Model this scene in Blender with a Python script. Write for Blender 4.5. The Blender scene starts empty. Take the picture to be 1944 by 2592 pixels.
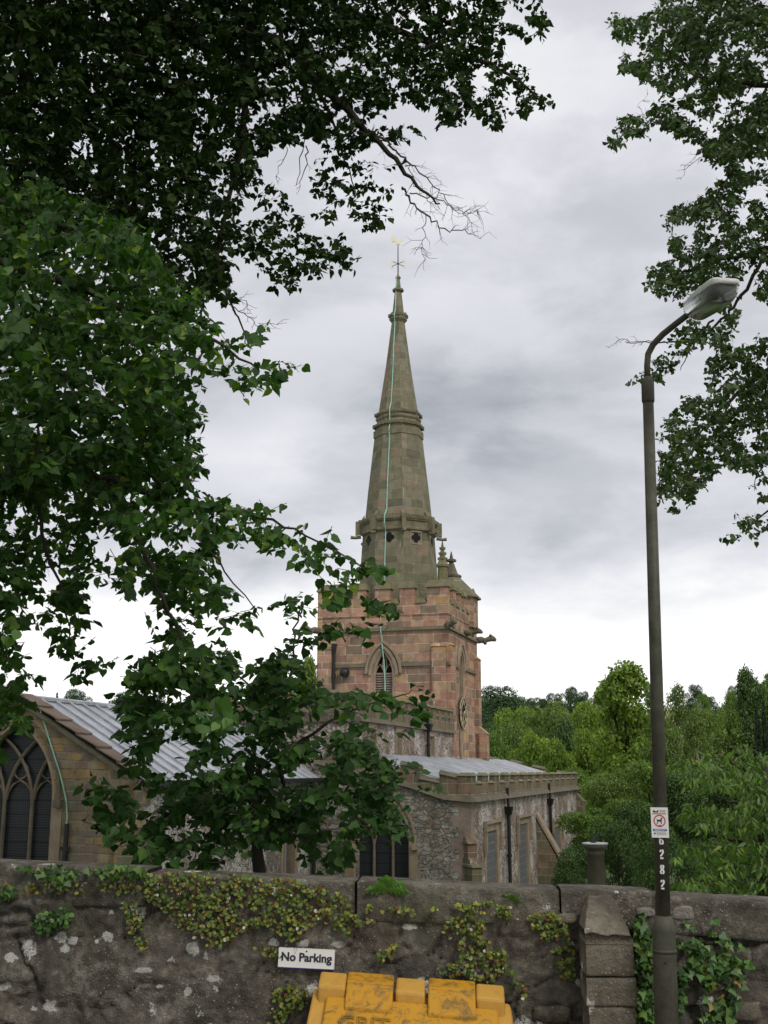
import bpy, math, random
import numpy as np
from mathutils import Vector, Matrix
R=math.radians
rng=np.random.default_rng(7); random.seed(7)
sc=bpy.context.scene
COL=sc.collection
# ------------------------------------------------------------------ camera
EZ=1.95                      # eye height above the road
F=2900.0; PITCH=math.atan(654/F)
cp,sp=math.cos(PITCH),math.sin(PITCH)
cam=bpy.data.cameras.new('camera'); camo=bpy.data.objects.new('camera',cam); COL.objects.link(camo)
cam.sensor_fit='VERTICAL'; cam.sensor_height=36; cam.lens=36*F/2592
cam.clip_start=0.1; cam.clip_end=6000
camo.location=(0,0,EZ); camo.rotation_euler=(math.pi/2+PITCH,0,0)
sc.camera=camo
sc.view_settings.view_transform='Standard'; sc.view_settings.look='None'
sc.view_settings.exposure=0.0; sc.view_settings.gamma=1
sc.render.engine='CYCLES'
sc.cycles.max_bounces=6; sc.cycles.diffuse_bounces=3; sc.cycles.transmission_bounces=4
sc.cycles.transparent_max_bounces=6; sc.cycles.caustics_reflective=False; sc.cycles.caustics_refractive=False
# ------------------------------------------------------------------ node helpers
class NT:
    def __init__(s,tree): s.t=tree; s.n=tree.nodes; s.l=tree.links
    def node(s,typ,**kw):
        n=s.n.new(typ)
        for k,v in kw.items(): setattr(n,k,v)
        return n
    def put(s,sock,v):
        if isinstance(v,bpy.types.NodeSocket): s.l.new(v,sock)
        elif v is not None:
            try: sock.default_value=v
            except Exception:
                sock.default_value=tuple(v)+(1,) if hasattr(v,'__len__') else v
    def m(s,op,a,b=None,c=None,clamp=False):
        n=s.node('ShaderNodeMath',operation=op,use_clamp=clamp)
        s.put(n.inputs[0],a)
        if b is not None: s.put(n.inputs[1],b)
        if c is not None: s.put(n.inputs[2],c)
        return n.outputs[0]
    def noise(s,vec,scale,detail=4,rough=.55,dim='3D',out=0,dist=0):
        n=s.node('ShaderNodeTexNoise',noise_dimensions=dim)
        if vec is not None: s.l.new(vec,n.inputs['Vector'])
        n.inputs['Scale'].default_value=scale; n.inputs['Detail'].default_value=detail
        n.inputs['Roughness'].default_value=rough; n.inputs['Distortion'].default_value=dist
        return n.outputs[out]
    def vor(s,vec,scale,feature='F1',out='Distance',rand=1):
        n=s.node('ShaderNodeTexVoronoi',feature=feature)
        if vec is not None: s.l.new(vec,n.inputs['Vector'])
        n.inputs['Scale'].default_value=scale
        n.inputs['Randomness'].default_value=rand
        return n.outputs[out]
    def ramp(s,fac,stops,interp='LINEAR'):
        n=s.node('ShaderNodeValToRGB'); cr=n.color_ramp; cr.interpolation=interp
        while len(cr.elements)>1: cr.elements.remove(cr.elements[-1])
        for i,(p,c) in enumerate(stops):
            e=cr.elements[0] if i==0 else cr.elements.new(p)
            e.position=p; e.color=(tuple(c)+(1,)) if hasattr(c,'__len__') else (c,c,c,1)
        s.put(n.inputs[0],fac); return n.outputs[0]
    def sm(s,v,a,b):
        n=s.node('ShaderNodeMapRange',interpolation_type='SMOOTHSTEP')
        s.put(n.inputs[0],v); n.inputs[1].default_value=a; n.inputs[2].default_value=b
        return n.outputs[0]
    def mix(s,f,a,b,mode='MIX'):
        n=s.node('ShaderNodeMix',data_type='RGBA',blend_type=mode)
        s.put(n.inputs[0],f); s.put(n.inputs[6],a); s.put(n.inputs[7],b); return n.outputs[2]
    def xyz(s,vec):
        n=s.node('ShaderNodeSeparateXYZ'); s.l.new(vec,n.inputs[0]); return n.outputs
    def comb(s,x,y,z=0):
        n=s.node('ShaderNodeCombineXYZ'); s.put(n.inputs[0],x); s.put(n.inputs[1],y); s.put(n.inputs[2],z); return n.outputs[0]
    def mapp(s,vec,scale,loc=(0,0,0)):
        n=s.node('ShaderNodeMapping'); s.l.new(vec,n.inputs[0]); n.inputs['Scale'].default_value=scale; n.inputs['Location'].default_value=loc; return n.outputs[0]
# ------------------------------------------------------------------ sky and sun
SUN_EL=R(42); SUN_AZ=R(150)        # sun from behind the camera and to the right, veiled by cloud
w=bpy.data.worlds.new('World'); sc.world=w; w.use_nodes=True
t=NT(w.node_tree); t.n.clear()
out=t.node('ShaderNodeOutputWorld')
sky=t.node('ShaderNodeTexSky',sky_type='NISHITA'); sky.sun_disc=False; sky.sun_elevation=SUN_EL; sky.sun_rotation=SUN_AZ
bg1=t.node('ShaderNodeBackground'); t.l.new(sky.outputs[0],bg1.inputs[0]); bg1.inputs[1].default_value=.10
tc=t.node('ShaderNodeTexCoord'); d=t.xyz(tc.outputs['Generated'])
az=t.m('MULTIPLY',t.m('ARCTAN2',d[0],d[1]),57.2958); el=t.m('MULTIPLY',t.m('ARCSINE',d[2]),57.2958)
zc=t.m('ADD',t.m('MAXIMUM',d[2],0),.16)
pl=t.comb(t.m('DIVIDE',d[0],zc),t.m('DIVIDE',d[1],zc),0)
n1=t.noise(pl,1.15,6,.52,dist=.25); n2=t.noise(t.mapp(pl,(1,1.5,1),(3,7,1)),.55,4,.5,dist=.3); n3=t.noise(pl,4.5,5,.55,dist=.4)
wob=t.m('MULTIPLY',t.m('SUBTRACT',t.noise(t.comb(t.m('MULTIPLY',az,.13),t.m('MULTIPLY',el,.26),3),1,6,.6),.5),9)
def blob(a,e,sa,se):
    x=t.m('DIVIDE',t.m('SUBTRACT',t.m('ADD',az,wob),a),sa); y=t.m('DIVIDE',t.m('SUBTRACT',t.m('ADD',el,t.m('MULTIPLY',wob,.5)),e),se)
    return t.m('POWER',2.718,t.m('MULTIPLY',t.m('ADD',t.m('MULTIPLY',x,x),t.m('MULTIPLY',y,y)),-1))
dark=t.m('ADD',t.m('ADD',blob(6,16.5,5.5,3.2),t.m('MULTIPLY',blob(1.5,19.5,4.5,1.7),.7)),t.m('ADD',t.m('MULTIPLY',blob(-7.5,9.5,4,2.6),1.05),t.m('MULTIPLY',blob(-8.5,19,3.5,2.2),.6)))
dark=t.m('ADD',dark,t.m('MULTIPLY',blob(9.5,12,3,1.5),.45)); dark=t.m('MULTIPLY',dark,t.m('ADD',.45,t.m('MULTIPLY',t.sm(n3,.35,.65),.9)))
dark=t.m('ADD',dark,t.m('MULTIPLY',blob(11,7.4,1.3,.5),.35))
lite=t.m('ADD',blob(-5,15.5,3.5,2.2),t.m('MULTIPLY',blob(4,33,8,5),.6))
base=t.m('ADD',.745,t.m('MULTIPLY',t.m('SUBTRACT',n1,.5),.42))
base=t.m('ADD',base,t.m('MULTIPLY',t.m('SUBTRACT',n2,.5),.22))
base=t.m('ADD',base,t.m('MULTIPLY',t.m('SUBTRACT',n3,.5),.16))
nb=t.noise(t.comb(t.m('MULTIPLY',t.m('ADD',az,t.m('MULTIPLY',wob,.3)),.085),t.m('MULTIPLY',el,.17),11),1,8,.56,dist=.12)
base=t.m('ADD',base,t.m('MULTIPLY',t.m('SUBTRACT',t.sm(nb,.40,.62),.5),.15))
base=t.m('SUBTRACT',base,t.m('MULTIPLY',dark,.18)); base=t.m('ADD',base,t.m('MULTIPLY',lite,.10))
hz=t.sm(t.m('ADD',el,t.m('MULTIPLY',wob,.45)),12.0,5.2)
base=t.m('ADD',base,t.m('MULTIPLY',hz,t.m('ADD',.30,t.m('MULTIPLY',n1,.48))))
up=t.sm(el,34,75); base=t.m('ADD',base,t.m('MULTIPLY',up,.45))
cc=t.mix(t.sm(base,.30,.75),(.90,.97,1.07,1),(.975,.98,1.045,1))
cc=t.mix(t.sm(base,.75,1.05),cc,(1,1,1,1))
bg2=t.node('ShaderNodeBackground'); t.l.new(cc,bg2.inputs[0]); t.l.new(base,bg2.inputs[1])
mx=t.node('ShaderNodeMixShader'); mx.inputs[0].default_value=.94; t.l.new(bg1.outputs[0],mx.inputs[1]); t.l.new(bg2.outputs[0],mx.inputs[2]); t.l.new(mx.outputs[0],out.inputs[0])
sl=bpy.data.lights.new('sun','SUN'); sl.energy=1.5; sl.angle=R(14); sl.color=(1,.95,.87)
so=bpy.data.objects.new('sun',sl); COL.objects.link(so)
sd=Vector((math.sin(SUN_AZ)*math.cos(SUN_EL),math.cos(SUN_AZ)*math.cos(SUN_EL),math.sin(SUN_EL)))
so.rotation_euler=sd.to_track_quat('Z','Y').to_euler(); so.location=(8,-10,25)
# ------------------------------------------------------------------ measuring helpers (source pixel rays used as a surveyor's sightlines)
K=1944/1659.0
def ray(px,py):
    x=(np.asarray(px,float)-972)/F; y=(1296-np.asarray(py,float))/F
    return np.stack([x,cp-sp*y,sp+cp*y],-1)
def at(px,py,dep):                      # world point at forward distance dep
    r=ray(px,py); return r*(np.asarray(dep)/r[...,1])[...,None]+np.array([0,0,EZ])
def atD(x,y,dep): return at(np.asarray(x)*K,np.asarray(y)*K,dep)
# ------------------------------------------------------------------ object helpers
ORIG={}
def tag(o,label=None,cat=None,group=None,kind=None):
    if label: o['label']=label
    if cat: o['category']=cat
    if group: o['group']=group
    if kind: o['kind']=kind
    return o
def empty(name,loc,label,cat,group=None,rz=0):
    o=bpy.data.objects.new(name,None); COL.objects.link(o); o.location=loc; o.rotation_euler=(0,0,rz); o.empty_display_size=.2
    ORIG[o]=np.array(loc,float) if rz==0 else np.zeros(3)
    return tag(o,label,cat,group)
def rawmesh(name,V,faces_idx,fsizes,mats,parent=None,uv=None,smooth=False,mi=None,attrs=None):
    V=np.asarray(V,float)
    if parent is None:
        c=np.array([(V[:,0].min()+V[:,0].max())/2,(V[:,1].min()+V[:,1].max())/2,V[:,2].min()]); V=V-c; loc=c
    else: V=V-ORIG[parent]; loc=None
    me=bpy.data.meshes.new(name)
    fs=np.asarray(fsizes,np.int32); fi=np.asarray(faces_idx,np.int32)
    me.vertices.add(len(V)); me.vertices.foreach_set('co',V.astype(np.float32).ravel())
    me.loops.add(len(fi)); me.loops.foreach_set('vertex_index',fi)
    me.polygons.add(len(fs)); me.polygons.foreach_set('loop_start',np.concatenate([[0],np.cumsum(fs)[:-1]]).astype(np.int32)); me.polygons.foreach_set('loop_total',fs)
    me.polygons.foreach_set('use_smooth',np.full(len(fs),bool(smooth)))
    for m_ in (mats if isinstance(mats,list) else [mats]): me.materials.append(m_)
    if mi is not None: me.polygons.foreach_set('material_index',np.asarray(mi,np.int32))
    me.update()
    u=me.uv_layers.new(name='UVMap')
    if uv is None:
        nr=np.zeros(len(fs)*3,np.float32); me.polygons.foreach_get('normal',nr); nr=np.abs(nr.reshape(-1,3))
        ln=np.repeat(nr,fs,axis=0); P=V[fi]
        uvv=np.empty((len(fi),2)); a=(ln[:,0]>=ln[:,1])&(ln[:,0]>=ln[:,2]*.8); b=(~a)&(ln[:,1]>=ln[:,2]*.8); c2=~(a|b)
        uvv[a]=P[a][:,[1,2]]; uvv[b]=P[b][:,[0,2]]; uvv[c2]=P[c2][:,[0,1]]
    else: uvv=np.asarray(uv)
    u.data.foreach_set('uv',uvv.astype(np.float32).ravel())
    if attrs:
        for k_,v_ in attrs.items():
            at_=me.attributes.new(k_,'FLOAT','POINT'); at_.data.foreach_set('value',np.asarray(v_,np.float32))
    me.validate()
    o=bpy.data.objects.new(name,me); COL.objects.link(o)
    if parent is None: o.location=loc; ORIG[o]=np.array(loc)
    else: o.parent=parent; ORIG[o]=ORIG[parent]
    return o
class MB:
    def __init__(s): s.v=[]; s.f=[]; s.uv=[]; s.has=False
    def add(s,vs,fs,uvs=None):
        b=len(s.v); s.v.extend([tuple(map(float,p)) for p in vs])
        for i,f in enumerate(fs):
            s.f.append([b+j for j in f]); s.uv.append(uvs[i] if uvs else None)
        if uvs: s.has=True
        return s
    def box(s,x0,x1,y0,y1,z0,z1):
        return s.add([(x0,y0,z0),(x1,y0,z0),(x1,y1,z0),(x0,y1,z0),(x0,y0,z1),(x1,y0,z1),(x1,y1,z1),(x0,y1,z1)],
            [(0,3,2,1),(4,5,6,7),(0,1,5,4),(1,2,6,5),(2,3,7,6),(3,0,4,7)])
    def hexa(s,b,t_):                   # bottom 4, top 4 points
        return s.add(list(b)+list(t_),[(0,3,2,1),(4,5,6,7),(0,1,5,4),(1,2,6,5),(2,3,7,6),(3,0,4,7)])
    def prism(s,pts,off):               # extrude polygon pts(3D) by offset vector
        n=len(pts); p2=[tuple(np.array(p)+np.array(off)) for p in pts]
        return s.add(list(pts)+p2,[tuple(range(n-1,-1,-1)),tuple(range(n,2*n))]+[(i,(i+1)%n,n+(i+1)%n,n+i) for i in range(n)])
    def tube(s,pts,r,n=6,cap=True):
        pts=[Vector(tuple(map(float,p))) for p in pts]; rs=r if hasattr(r,'__len__') else [r]*len(pts)
        vs=[];fs=[]; up=None
        for i,p in enumerate(pts):
            tv=(pts[min(i+1,len(pts)-1)]-pts[max(i-1,0)])
            if tv.length<1e-9: tv=Vector((0,0,1))
            tv.normalize()
            if up is None: up=Vector((0,0,1)) if abs(tv.z)<.9 else Vector((1,0,0))
            a=tv.cross(up)
            if a.length<1e-4: a=tv.cross(Vector((0,1,.3)))
            a.normalize(); b=a.cross(tv); up=b.cross(a)*-1 if False else up
            for k in range(n):
                an=2*math.pi*(k+.5)/n; vs.append(p+(a*math.cos(an)+b*math.sin(an))*rs[i])
        for i in range(len(pts)-1):
            for k in range(n): fs.append((i*n+k,i*n+(k+1)%n,(i+1)*n+(k+1)%n,(i+1)*n+k))
        if cap: fs.append(tuple(range(n-1,-1,-1))); fs.append(tuple((len(pts)-1)*n+k for k in range(n)))
        return s.add(vs,fs)
    def lathe(s,c,prof,n=16,ph=0,a0=0):  # prof: (r,z)
        vs=[];fs=[];uv=[]
        for r,z in prof:
            for k in range(n):
                an=2*math.pi*k/n+ph; vs.append((c[0]+r*math.cos(an),c[1]+r*math.sin(an),c[2]+z))
        L=2*math.sin(math.pi/n)
        for i in range(len(prof)-1):
            for k in range(n):
                fs.append((i*n+k,i*n+(k+1)%n,(i+1)*n+(k+1)%n,(i+1)*n+k))
                h0=prof[i][0]*L/2; h1=prof[i+1][0]*L/2; z0=prof[i][1]+c[2]; z1=prof[i+1][1]+c[2]; o=k*7.31
                uv.append([(o-h0,z0),(o+h0,z0),(o+h1,z1),(o-h1,z1)])
        fs.append(tuple(range(n-1,-1,-1))); uv.append([(vs[k][0],vs[k][1]) for k in range(n-1,-1,-1)])
        m0=(len(prof)-1)*n; fs.append(tuple(m0+k for k in range(n))); uv.append([(vs[m0+k][0],vs[m0+k][1]) for k in range(n)])
        return s.add(vs,fs,uv)
    def build(s,name,mat,parent=None,smooth=False):
        fs=[len(f) for f in s.f]; fi=[i for f in s.f for i in f]
        V=np.array(s.v); uv=None
        if s.has:
            uv=[]
            for f,u in zip(s.f,s.uv):
                if u: uv+=u
                else:
                    P=V[f]; nn=np.abs(np.cross(P[1]-P[0],P[2]-P[0]))
                    ax=[1,2] if nn[0]>=max(nn[1],nn[2]*.8) else ([0,2] if nn[1]>=nn[2]*.8 else [0,1]); uv+=[tuple(p) for p in P[:,ax]]
        return rawmesh(name,V,fi,fs,mat,parent,uv,smooth)
# numpy value noise
_T=rng.random((64,64,64)).astype(np.float32)
def vnoise(p):
    p=np.asarray(p,float); i=np.floor(p).astype(int); f=p-i; f=f*f*(3-2*f); r=0
    for dx in (0,1):
        for dy in (0,1):
            for dz in (0,1):
                w_=(f[...,0] if dx else 1-f[...,0])*(f[...,1] if dy else 1-f[...,1])*(f[...,2] if dz else 1-f[...,2])
                r=r+w_*_T[(i[...,0]+dx)%64,(i[...,1]+dy)%64,(i[...,2]+dz)%64]
    return r
def fbm(p,o=4):
    p=np.asarray(p,float); a=0;s_=0;k=1.0
    for _ in range(o): a=a+vnoise(p)*k; s_+=k; p=p*2.03+17.1; k*=.5
    return a/s_
def inpoly(P,poly):
    poly=np.asarray(poly,float); x,y=P[:,0],P[:,1]; r=np.zeros(len(P),bool); j=len(poly)-1
    for i in range(len(poly)):
        xi,yi=poly[i]; xj,yj=poly[j]
        c=((yi>y)!=(yj>y))&(x<(xj-xi)*(y-yi)/(yj-yi+1e-12)+xi); r^=c; j=i
    return r
# ------------------------------------------------------------------ materials
def newmat(name):
    m_=bpy.data.materials.new(name); m_.use_nodes=True; t=NT(m_.node_tree); t.n.clear()
    o=t.node('ShaderNodeOutputMaterial'); p=t.node('ShaderNodeBsdfPrincipled'); t.l.new(p.outputs[0],o.inputs[0])
    return m_,t,p,o
def bump(t,p,h,strength=.5,dist=.02):
    b=t.node('ShaderNodeBump'); b.inputs['Strength'].default_value=strength; b.inputs['Distance'].default_value=dist
    t.l.new(h,b.inputs['Height']); t.l.new(b.outputs[0],p.inputs['Normal'])
def plain(name,col,rough=.7,metal=0,var=.25,vs=6,spec=.3,bs=.15,bd=.01):
    m_,t,p,o=newmat(name); tc=t.node('ShaderNodeTexCoord'); n=t.noise(tc.outputs['Object'],vs,6,.6)
    n2=t.noise(tc.outputs['Object'],vs*9,3,.6)
    f=t.m('ADD',t.m('MULTIPLY',n,.7),t.m('MULTIPLY',n2,.3))
    c=t.ramp(f,[(.3,[x*(1-var) for x in col]),(.7,[min(1,x*(1+var)) for x in col])])
    t.put(p.inputs['Base Color'],c); p.inputs['Roughness'].default_value=rough; p.inputs['Metallic'].default_value=metal
    p.inputs['Specular IOR Level'].default_value=spec; bump(t,p,f,bs,bd); return m_
def uvnode(t):
    n=t.node('ShaderNodeUVMap'); n.uv_map='UVMap'; return n.outputs[0]
def ashlar(name,palette,w=.7,h=.33,mort=.012,mcol=(.42,.36,.28),stain=(.10,.09,.06),stain_amt=.45,algae=None,algae_amt=0,rough_blocks=0,wash=None,wash_amt=0):
    m_,t,p,o=newmat(name); uv=uvnode(t); wv=t.noise(uv,2.5,2,.5,out=1)
    s_=t.xyz(uv); w_=t.xyz(wv)
    k=.05+rough_blocks
    u=t.m('ADD',s_[0],t.m('MULTIPLY',t.m('SUBTRACT',w_[0],.5),k)); v=t.m('ADD',s_[1],t.m('MULTIPLY',t.m('SUBTRACT',w_[1],.5),k*.6))
    # uneven course heights
    v=t.m('ADD',v,t.m('MULTIPLY',t.m('SINE',t.m('MULTIPLY',v,3.1)),.06))
    rv=t.m('DIVIDE',v,h); row=t.m('FLOOR',rv); fv=t.m('FRACT',rv)
    wn=t.node('ShaderNodeTexWhiteNoise',noise_dimensions='1D'); t.l.new(row,wn.inputs['W'])
    rr=wn.outputs['Value']; wr=t.m('MULTIPLY',t.m('ADD',t.m('MULTIPLY',rr,.8),.6),w)
    u2=t.m('ADD',u,t.m('MULTIPLY',rr,13.7))
    wp=t.noise(t.comb(t.m('MULTIPLY',u2,1.3),t.m('MULTIPLY',row,5.3),0),1,0,.5)
    u3=t.m('ADD',u2,t.m('MULTIPLY',wp,w*1.1))
    cu=t.m('DIVIDE',u3,wr); col=t.m('FLOOR',cu); fu=t.m('FRACT',cu)
    w2=t.node('ShaderNodeTexWhiteNoise',noise_dimensions='2D'); t.l.new(t.comb(row,col,0),w2.inputs['Vector'])
    rnd=w2.outputs['Value']
    eu=t.m('MULTIPLY',t.m('MINIMUM',fu,t.m('SUBTRACT',1,fu)),wr); ev=t.m('MULTIPLY',t.m('MINIMUM',fv,t.m('SUBTRACT',1,fv)),h)
    e=t.m('MINIMUM',eu,ev); fine=t.noise(uv,16,6,.7); med=t.noise(uv,3.2,5,.6); big=t.noise(uv,.55,5,.62)
    e2=t.m('ADD',e,t.m('MULTIPLY',t.m('SUBTRACT',fine,.5),mort*1.6))
    stone=t.sm(e2,mort*.6,mort*1.7)
    n=len(palette); cbl=t.ramp(rnd,[(i/n,c) for i,c in enumerate(palette)],'CONSTANT')
    cbl=t.mix(t.sm(t.m('ADD',t.m('MULTIPLY',med,.6),t.m('MULTIPLY',fine,.4)),.36,.66),cbl,t.mix(.34,cbl,(.0,.0,.0,1)),'MIX')
    cbl=t.mix(t.m('MULTIPLY',t.sm(fine,.55,.8),.35),cbl,t.mix(.6,cbl,(.75,.70,.6,1)))
    mc=t.mix(t.sm(med,.42,.68),mcol,[x*.45 for x in mcol])
    c=t.mix(stone,mc,cbl)
    if wash:
        wn3=t.m('ADD',t.m('MULTIPLY',t.noise(uv,7,6,.75),.6),t.m('MULTIPLY',t.noise(uv,1.3,4,.6),.4))
        c=t.mix(t.m('MULTIPLY',t.sm(wn3,.47,.60),wash_amt),c,wash)
    if algae:
        sv=t.noise(t.mapp(uv,(1.6,.35,1)),1.2,6,.65)
        c=t.mix(t.m('MULTIPLY',t.sm(sv,.36,.62),algae_amt),c,t.mix(fine,[x*.6 for x in algae],[x*1.35 for x in algae]))
    sk=t.noise(t.mapp(uv,(3.2,.22,1)),1.1,5,.6); c=t.mix(t.m('MULTIPLY',t.sm(sk,.50,.70),stain_amt*.8),c,(.085,.075,.055,1))
    st=t.noise(t.mapp(uv,(1.0,.45,1)),.8,6,.65)
    c=t.mix(t.m('MULTIPLY',t.sm(st,.46,.72),stain_amt),c,stain)
    t.put(p.inputs['Base Color'],c); p.inputs['Roughness'].default_value=.9; p.inputs['Specular IOR Level'].default_value=.15
    hgt=t.m('ADD',t.m('MULTIPLY',stone,.6),t.m('ADD',t.m('MULTIPLY',fine,.5),t.m('MULTIPLY',rnd,.25)))
    bump(t,p,hgt,.7,.03); return m_
def rubble(name,palette,sc_=2.6,stretch=2.0,mcol=(.3,.26,.2),mort=.05,wash=None,wash_amt=0,stain_amt=.4):
    m_,t,p,o=newmat(name); uv=uvnode(t); w_=t.noise(uv,3,3,.6,out=1)
    mv=t.node('ShaderNodeVectorMath',operation='MULTIPLY_ADD'); t.l.new(w_,mv.inputs[0]); mv.inputs[1].default_value=(.16,.12,0); t.l.new(uv,mv.inputs[2])
    q=t.mapp(mv.outputs[0],(1,stretch,1)); ed=t.vor(q,sc_,'DISTANCE_TO_EDGE'); cl=t.vor(q,sc_,'F1','Color')
    rnd=t.xyz(cl)[0]; fine=t.noise(uv,18,6,.7); med=t.noise(uv,3.5,5,.6)
    stone=t.sm(t.m('ADD',ed,t.m('MULTIPLY',t.m('SUBTRACT',fine,.5),.05)),mort*.4,mort*1.6)
    n=len(palette); c=t.ramp(rnd,[(i/n,x) for i,x in enumerate(palette)],'CONSTANT')
    c=t.mix(t.sm(t.m('ADD',t.m('MULTIPLY',med,.5),t.m('MULTIPLY',fine,.5)),.38,.62),c,t.mix(.62,c,(0,0,0,1)))
    c=t.mix(stone,t.mix(fine,[x*.4 for x in mcol],mcol),c)
    if wash:
        vn=t.noise(t.mapp(uv,(1.4,1,1)),8,6,.8); bg=t.noise(uv,.9,4,.6)
        wm=t.sm(t.m('ADD',t.m('MULTIPLY',vn,.62),t.m('MULTIPLY',bg,.38)),.47,.58)
        c=t.mix(t.m('MULTIPLY',wm,wash_amt),c,t.mix(fine,[x*.72 for x in wash],wash))
    st=t.noise(t.mapp(uv,(1.3,.4,1)),.8,6,.65); c=t.mix(t.m('MULTIPLY',t.sm(st,.48,.72),stain_amt),c,(.07,.065,.045,1))
    t.put(p.inputs['Base Color'],c); p.inputs['Roughness'].default_value=.92; p.inputs['Specular IOR Level'].default_value=.12
    bump(t,p,t.m('ADD',t.m('MULTIPLY',stone,.8),t.m('ADD',t.m('MULTIPLY',rnd,.35),t.m('MULTIPLY',fine,.5))),.9,.06); return m_
PINK=[tuple(min(.6,v*1.22) for v in c) for c in [(.36,.20,.15),(.30,.165,.125),(.24,.15,.11),(.33,.22,.155),(.40,.24,.18),(.26,.19,.13),(.36,.26,.17),(.19,.13,.10),(.42,.27,.13),(.34,.185,.15),(.25,.135,.11),(.15,.125,.10)]]
OLIVE=[tuple(v*.86 for v in c) for c in [(.27,.24,.165),(.24,.215,.145),(.30,.27,.19),(.20,.19,.125),(.32,.26,.19),(.23,.22,.145),(.34,.24,.18),(.17,.16,.115),(.27,.25,.195)]]
_mp=[sum(c[i] for c in PINK)/len(PINK) for i in range(3)]
def calm(c,k=.24,ds=.08):
    c=[c[i]*(1-k)+_mp[i]*k for i in range(3)]; g=sum(c)/3; return tuple(min(.62,(x*(1-ds)+g*ds)*1.17*m_) for x,m_ in zip(c,(1.0,.95,.86)))
PINK=[calm(c) for c in PINK]
M={}
M['tower']=ashlar('tower_stone',PINK,.78,.36,.013,mcol=(.52,.45,.36),stain_amt=.33)
M['spire']=ashlar('spire_stone',OLIVE,.8,.42,.010,mcol=(.33,.31,.22),stain_amt=.3,algae=(.16,.16,.085),algae_amt=.32)
M['mossy']=ashlar('mossy_coping_stone',[(.2,.19,.11),(.24,.21,.13),(.17,.16,.10),(.21,.17,.12)],.8,.5,.008,mcol=(.25,.23,.17),stain_amt=.5,algae=(.17,.18,.06),algae_amt=.6)
M['parapet']=ashlar('parapet_stone',[(.22,.14,.11),(.17,.14,.10),(.26,.16,.12),(.14,.13,.10),(.2,.18,.12),(.28,.19,.13)],.45,.3,.010,stain_amt=.5,algae=(.14,.15,.06),algae_amt=.35)
M['chancel']=ashlar('chancel_stone',[(.33,.25,.15),(.30,.22,.13),(.38,.25,.12),(.25,.20,.14),(.22,.19,.14),(.36,.28,.18),(.40,.27,.13),(.27,.19,.15)],.42,.21,.014,mcol=(.30,.25,.18),stain_amt=.5,rough_blocks=.05)
M['rubble']=rubble('grey_rubble_stone',[(.27,.25,.20),(.33,.31,.27),(.22,.20,.16),(.38,.34,.29),(.29,.23,.18),(.42,.40,.36)],3.6,2.0,wash=(.60,.58,.53),wash_amt=.6,stain_amt=.3)
M['wash']=rubble('limewashed_rubble_stone',[(.32,.22,.17),(.27,.19,.15),(.36,.27,.21),(.24,.17,.13),(.32,.26,.21)],2.6,1.7,mcol=(.40,.35,.29),wash=(.74,.70,.65),wash_amt=.92,stain_amt=.22)
M['washg']=rubble('greying_limewashed_stone',[(.30,.26,.22),(.26,.22,.18),(.34,.29,.24),(.24,.20,.17)],2.8,1.5,mcol=(.30,.27,.23),wash=(.70,.68,.63),wash_amt=.95,stain_amt=.25)
M['trim']=plain('dressed_buff_stone',(.27,.215,.15),.85,var=.35,vs=2.2,bs=.3)
M['quoin']=plain('weathered_quoin_stone',(.23,.18,.145),.9,var=.45,vs=2.6,bs=.2,bd=.01)
M['tracery']=plain('grimy_tracery_stone',(.17,.14,.10),.85,var=.35,vs=2.2,bs=.3)
M['trimdark']=plain('weathered_dark_stone',(.13,.115,.08),.9,var=.4,vs=2.5,bs=.4)
M['band']=plain('mossy_band_stone',(.165,.15,.095),.9,var=.45,vs=3,bs=.5)
M['tile']=plain('brown_verge_slate',(.17,.125,.095),.85,var=.4,vs=2.5,bs=.4)
M['iron']=plain('black_painted_iron',(.014,.014,.015),.45,var=.3,spec=.4)
M['copper']=plain('verdigris_copper_tape',(.30,.52,.42),.7,var=.3,vs=3)
M['gold']=plain('gilded_metal',(.98,.84,.52),.22,1,.08,bs=.02)
M['goldpaint']=plain('gold_painted_numeral',(.50,.43,.26),.4,0,.1)
M['louvre']=plain('louvre_slate',(.30,.24,.20),.8,var=.25)
M['opening_shade']=plain('painted_opening_dark',(.006,.006,.007),.6,spec=.2)  # near-black colour painted in for the shade inside openings
def leadmat():
    m_,t,p,o=newmat('lead_sheet'); tc=t.node('ShaderNodeTexCoord'); ob=tc.outputs['Object']
    n=t.noise(ob,1.2,6,.6); s_=t.noise(t.mapp(ob,(.6,5,5)),1.3,5,.6); f=t.m('ADD',t.m('MULTIPLY',n,.5),t.m('MULTIPLY',s_,.5))
    t.put(p.inputs['Base Color'],t.ramp(f,[(.3,(.22,.23,.25)),(.5,(.38,.40,.43)),(.7,(.55,.58,.62))]))
    p.inputs['Roughness'].default_value=.42; p.inputs['Metallic'].default_value=.25; bump(t,p,f,.2,.02); return m_
M['lead']=leadmat()
def glassmat(grid=True):
    m_,t,p,o=newmat('guarded_dark_glass'); uv=uvnode(t); s_=t.xyz(uv)
    g1=t.m('PINGPONG',s_[0],.03); g2=t.m('PINGPONG',s_[1],.03)
    g=t.sm(t.m('MINIMUM',g1,g2),.004,.009); n=t.noise(uv,1.5,3,.5)
    dk=t.mix(n,(.008,.009,.012,1),(.02,.022,.027,1))
    bars=t.sm(t.m('PINGPONG',s_[1],.16),.012,.02)
    c=t.mix(g,(.045,.048,.052,1),dk); c=t.mix(bars,(.01,.01,.011,1),c)
    t.put(p.inputs['Base Color'],c); p.inputs['Roughness'].default_value=.4; p.inputs['Specular IOR Level'].default_value=.25; return m_
M['glass']=glassmat()
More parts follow.
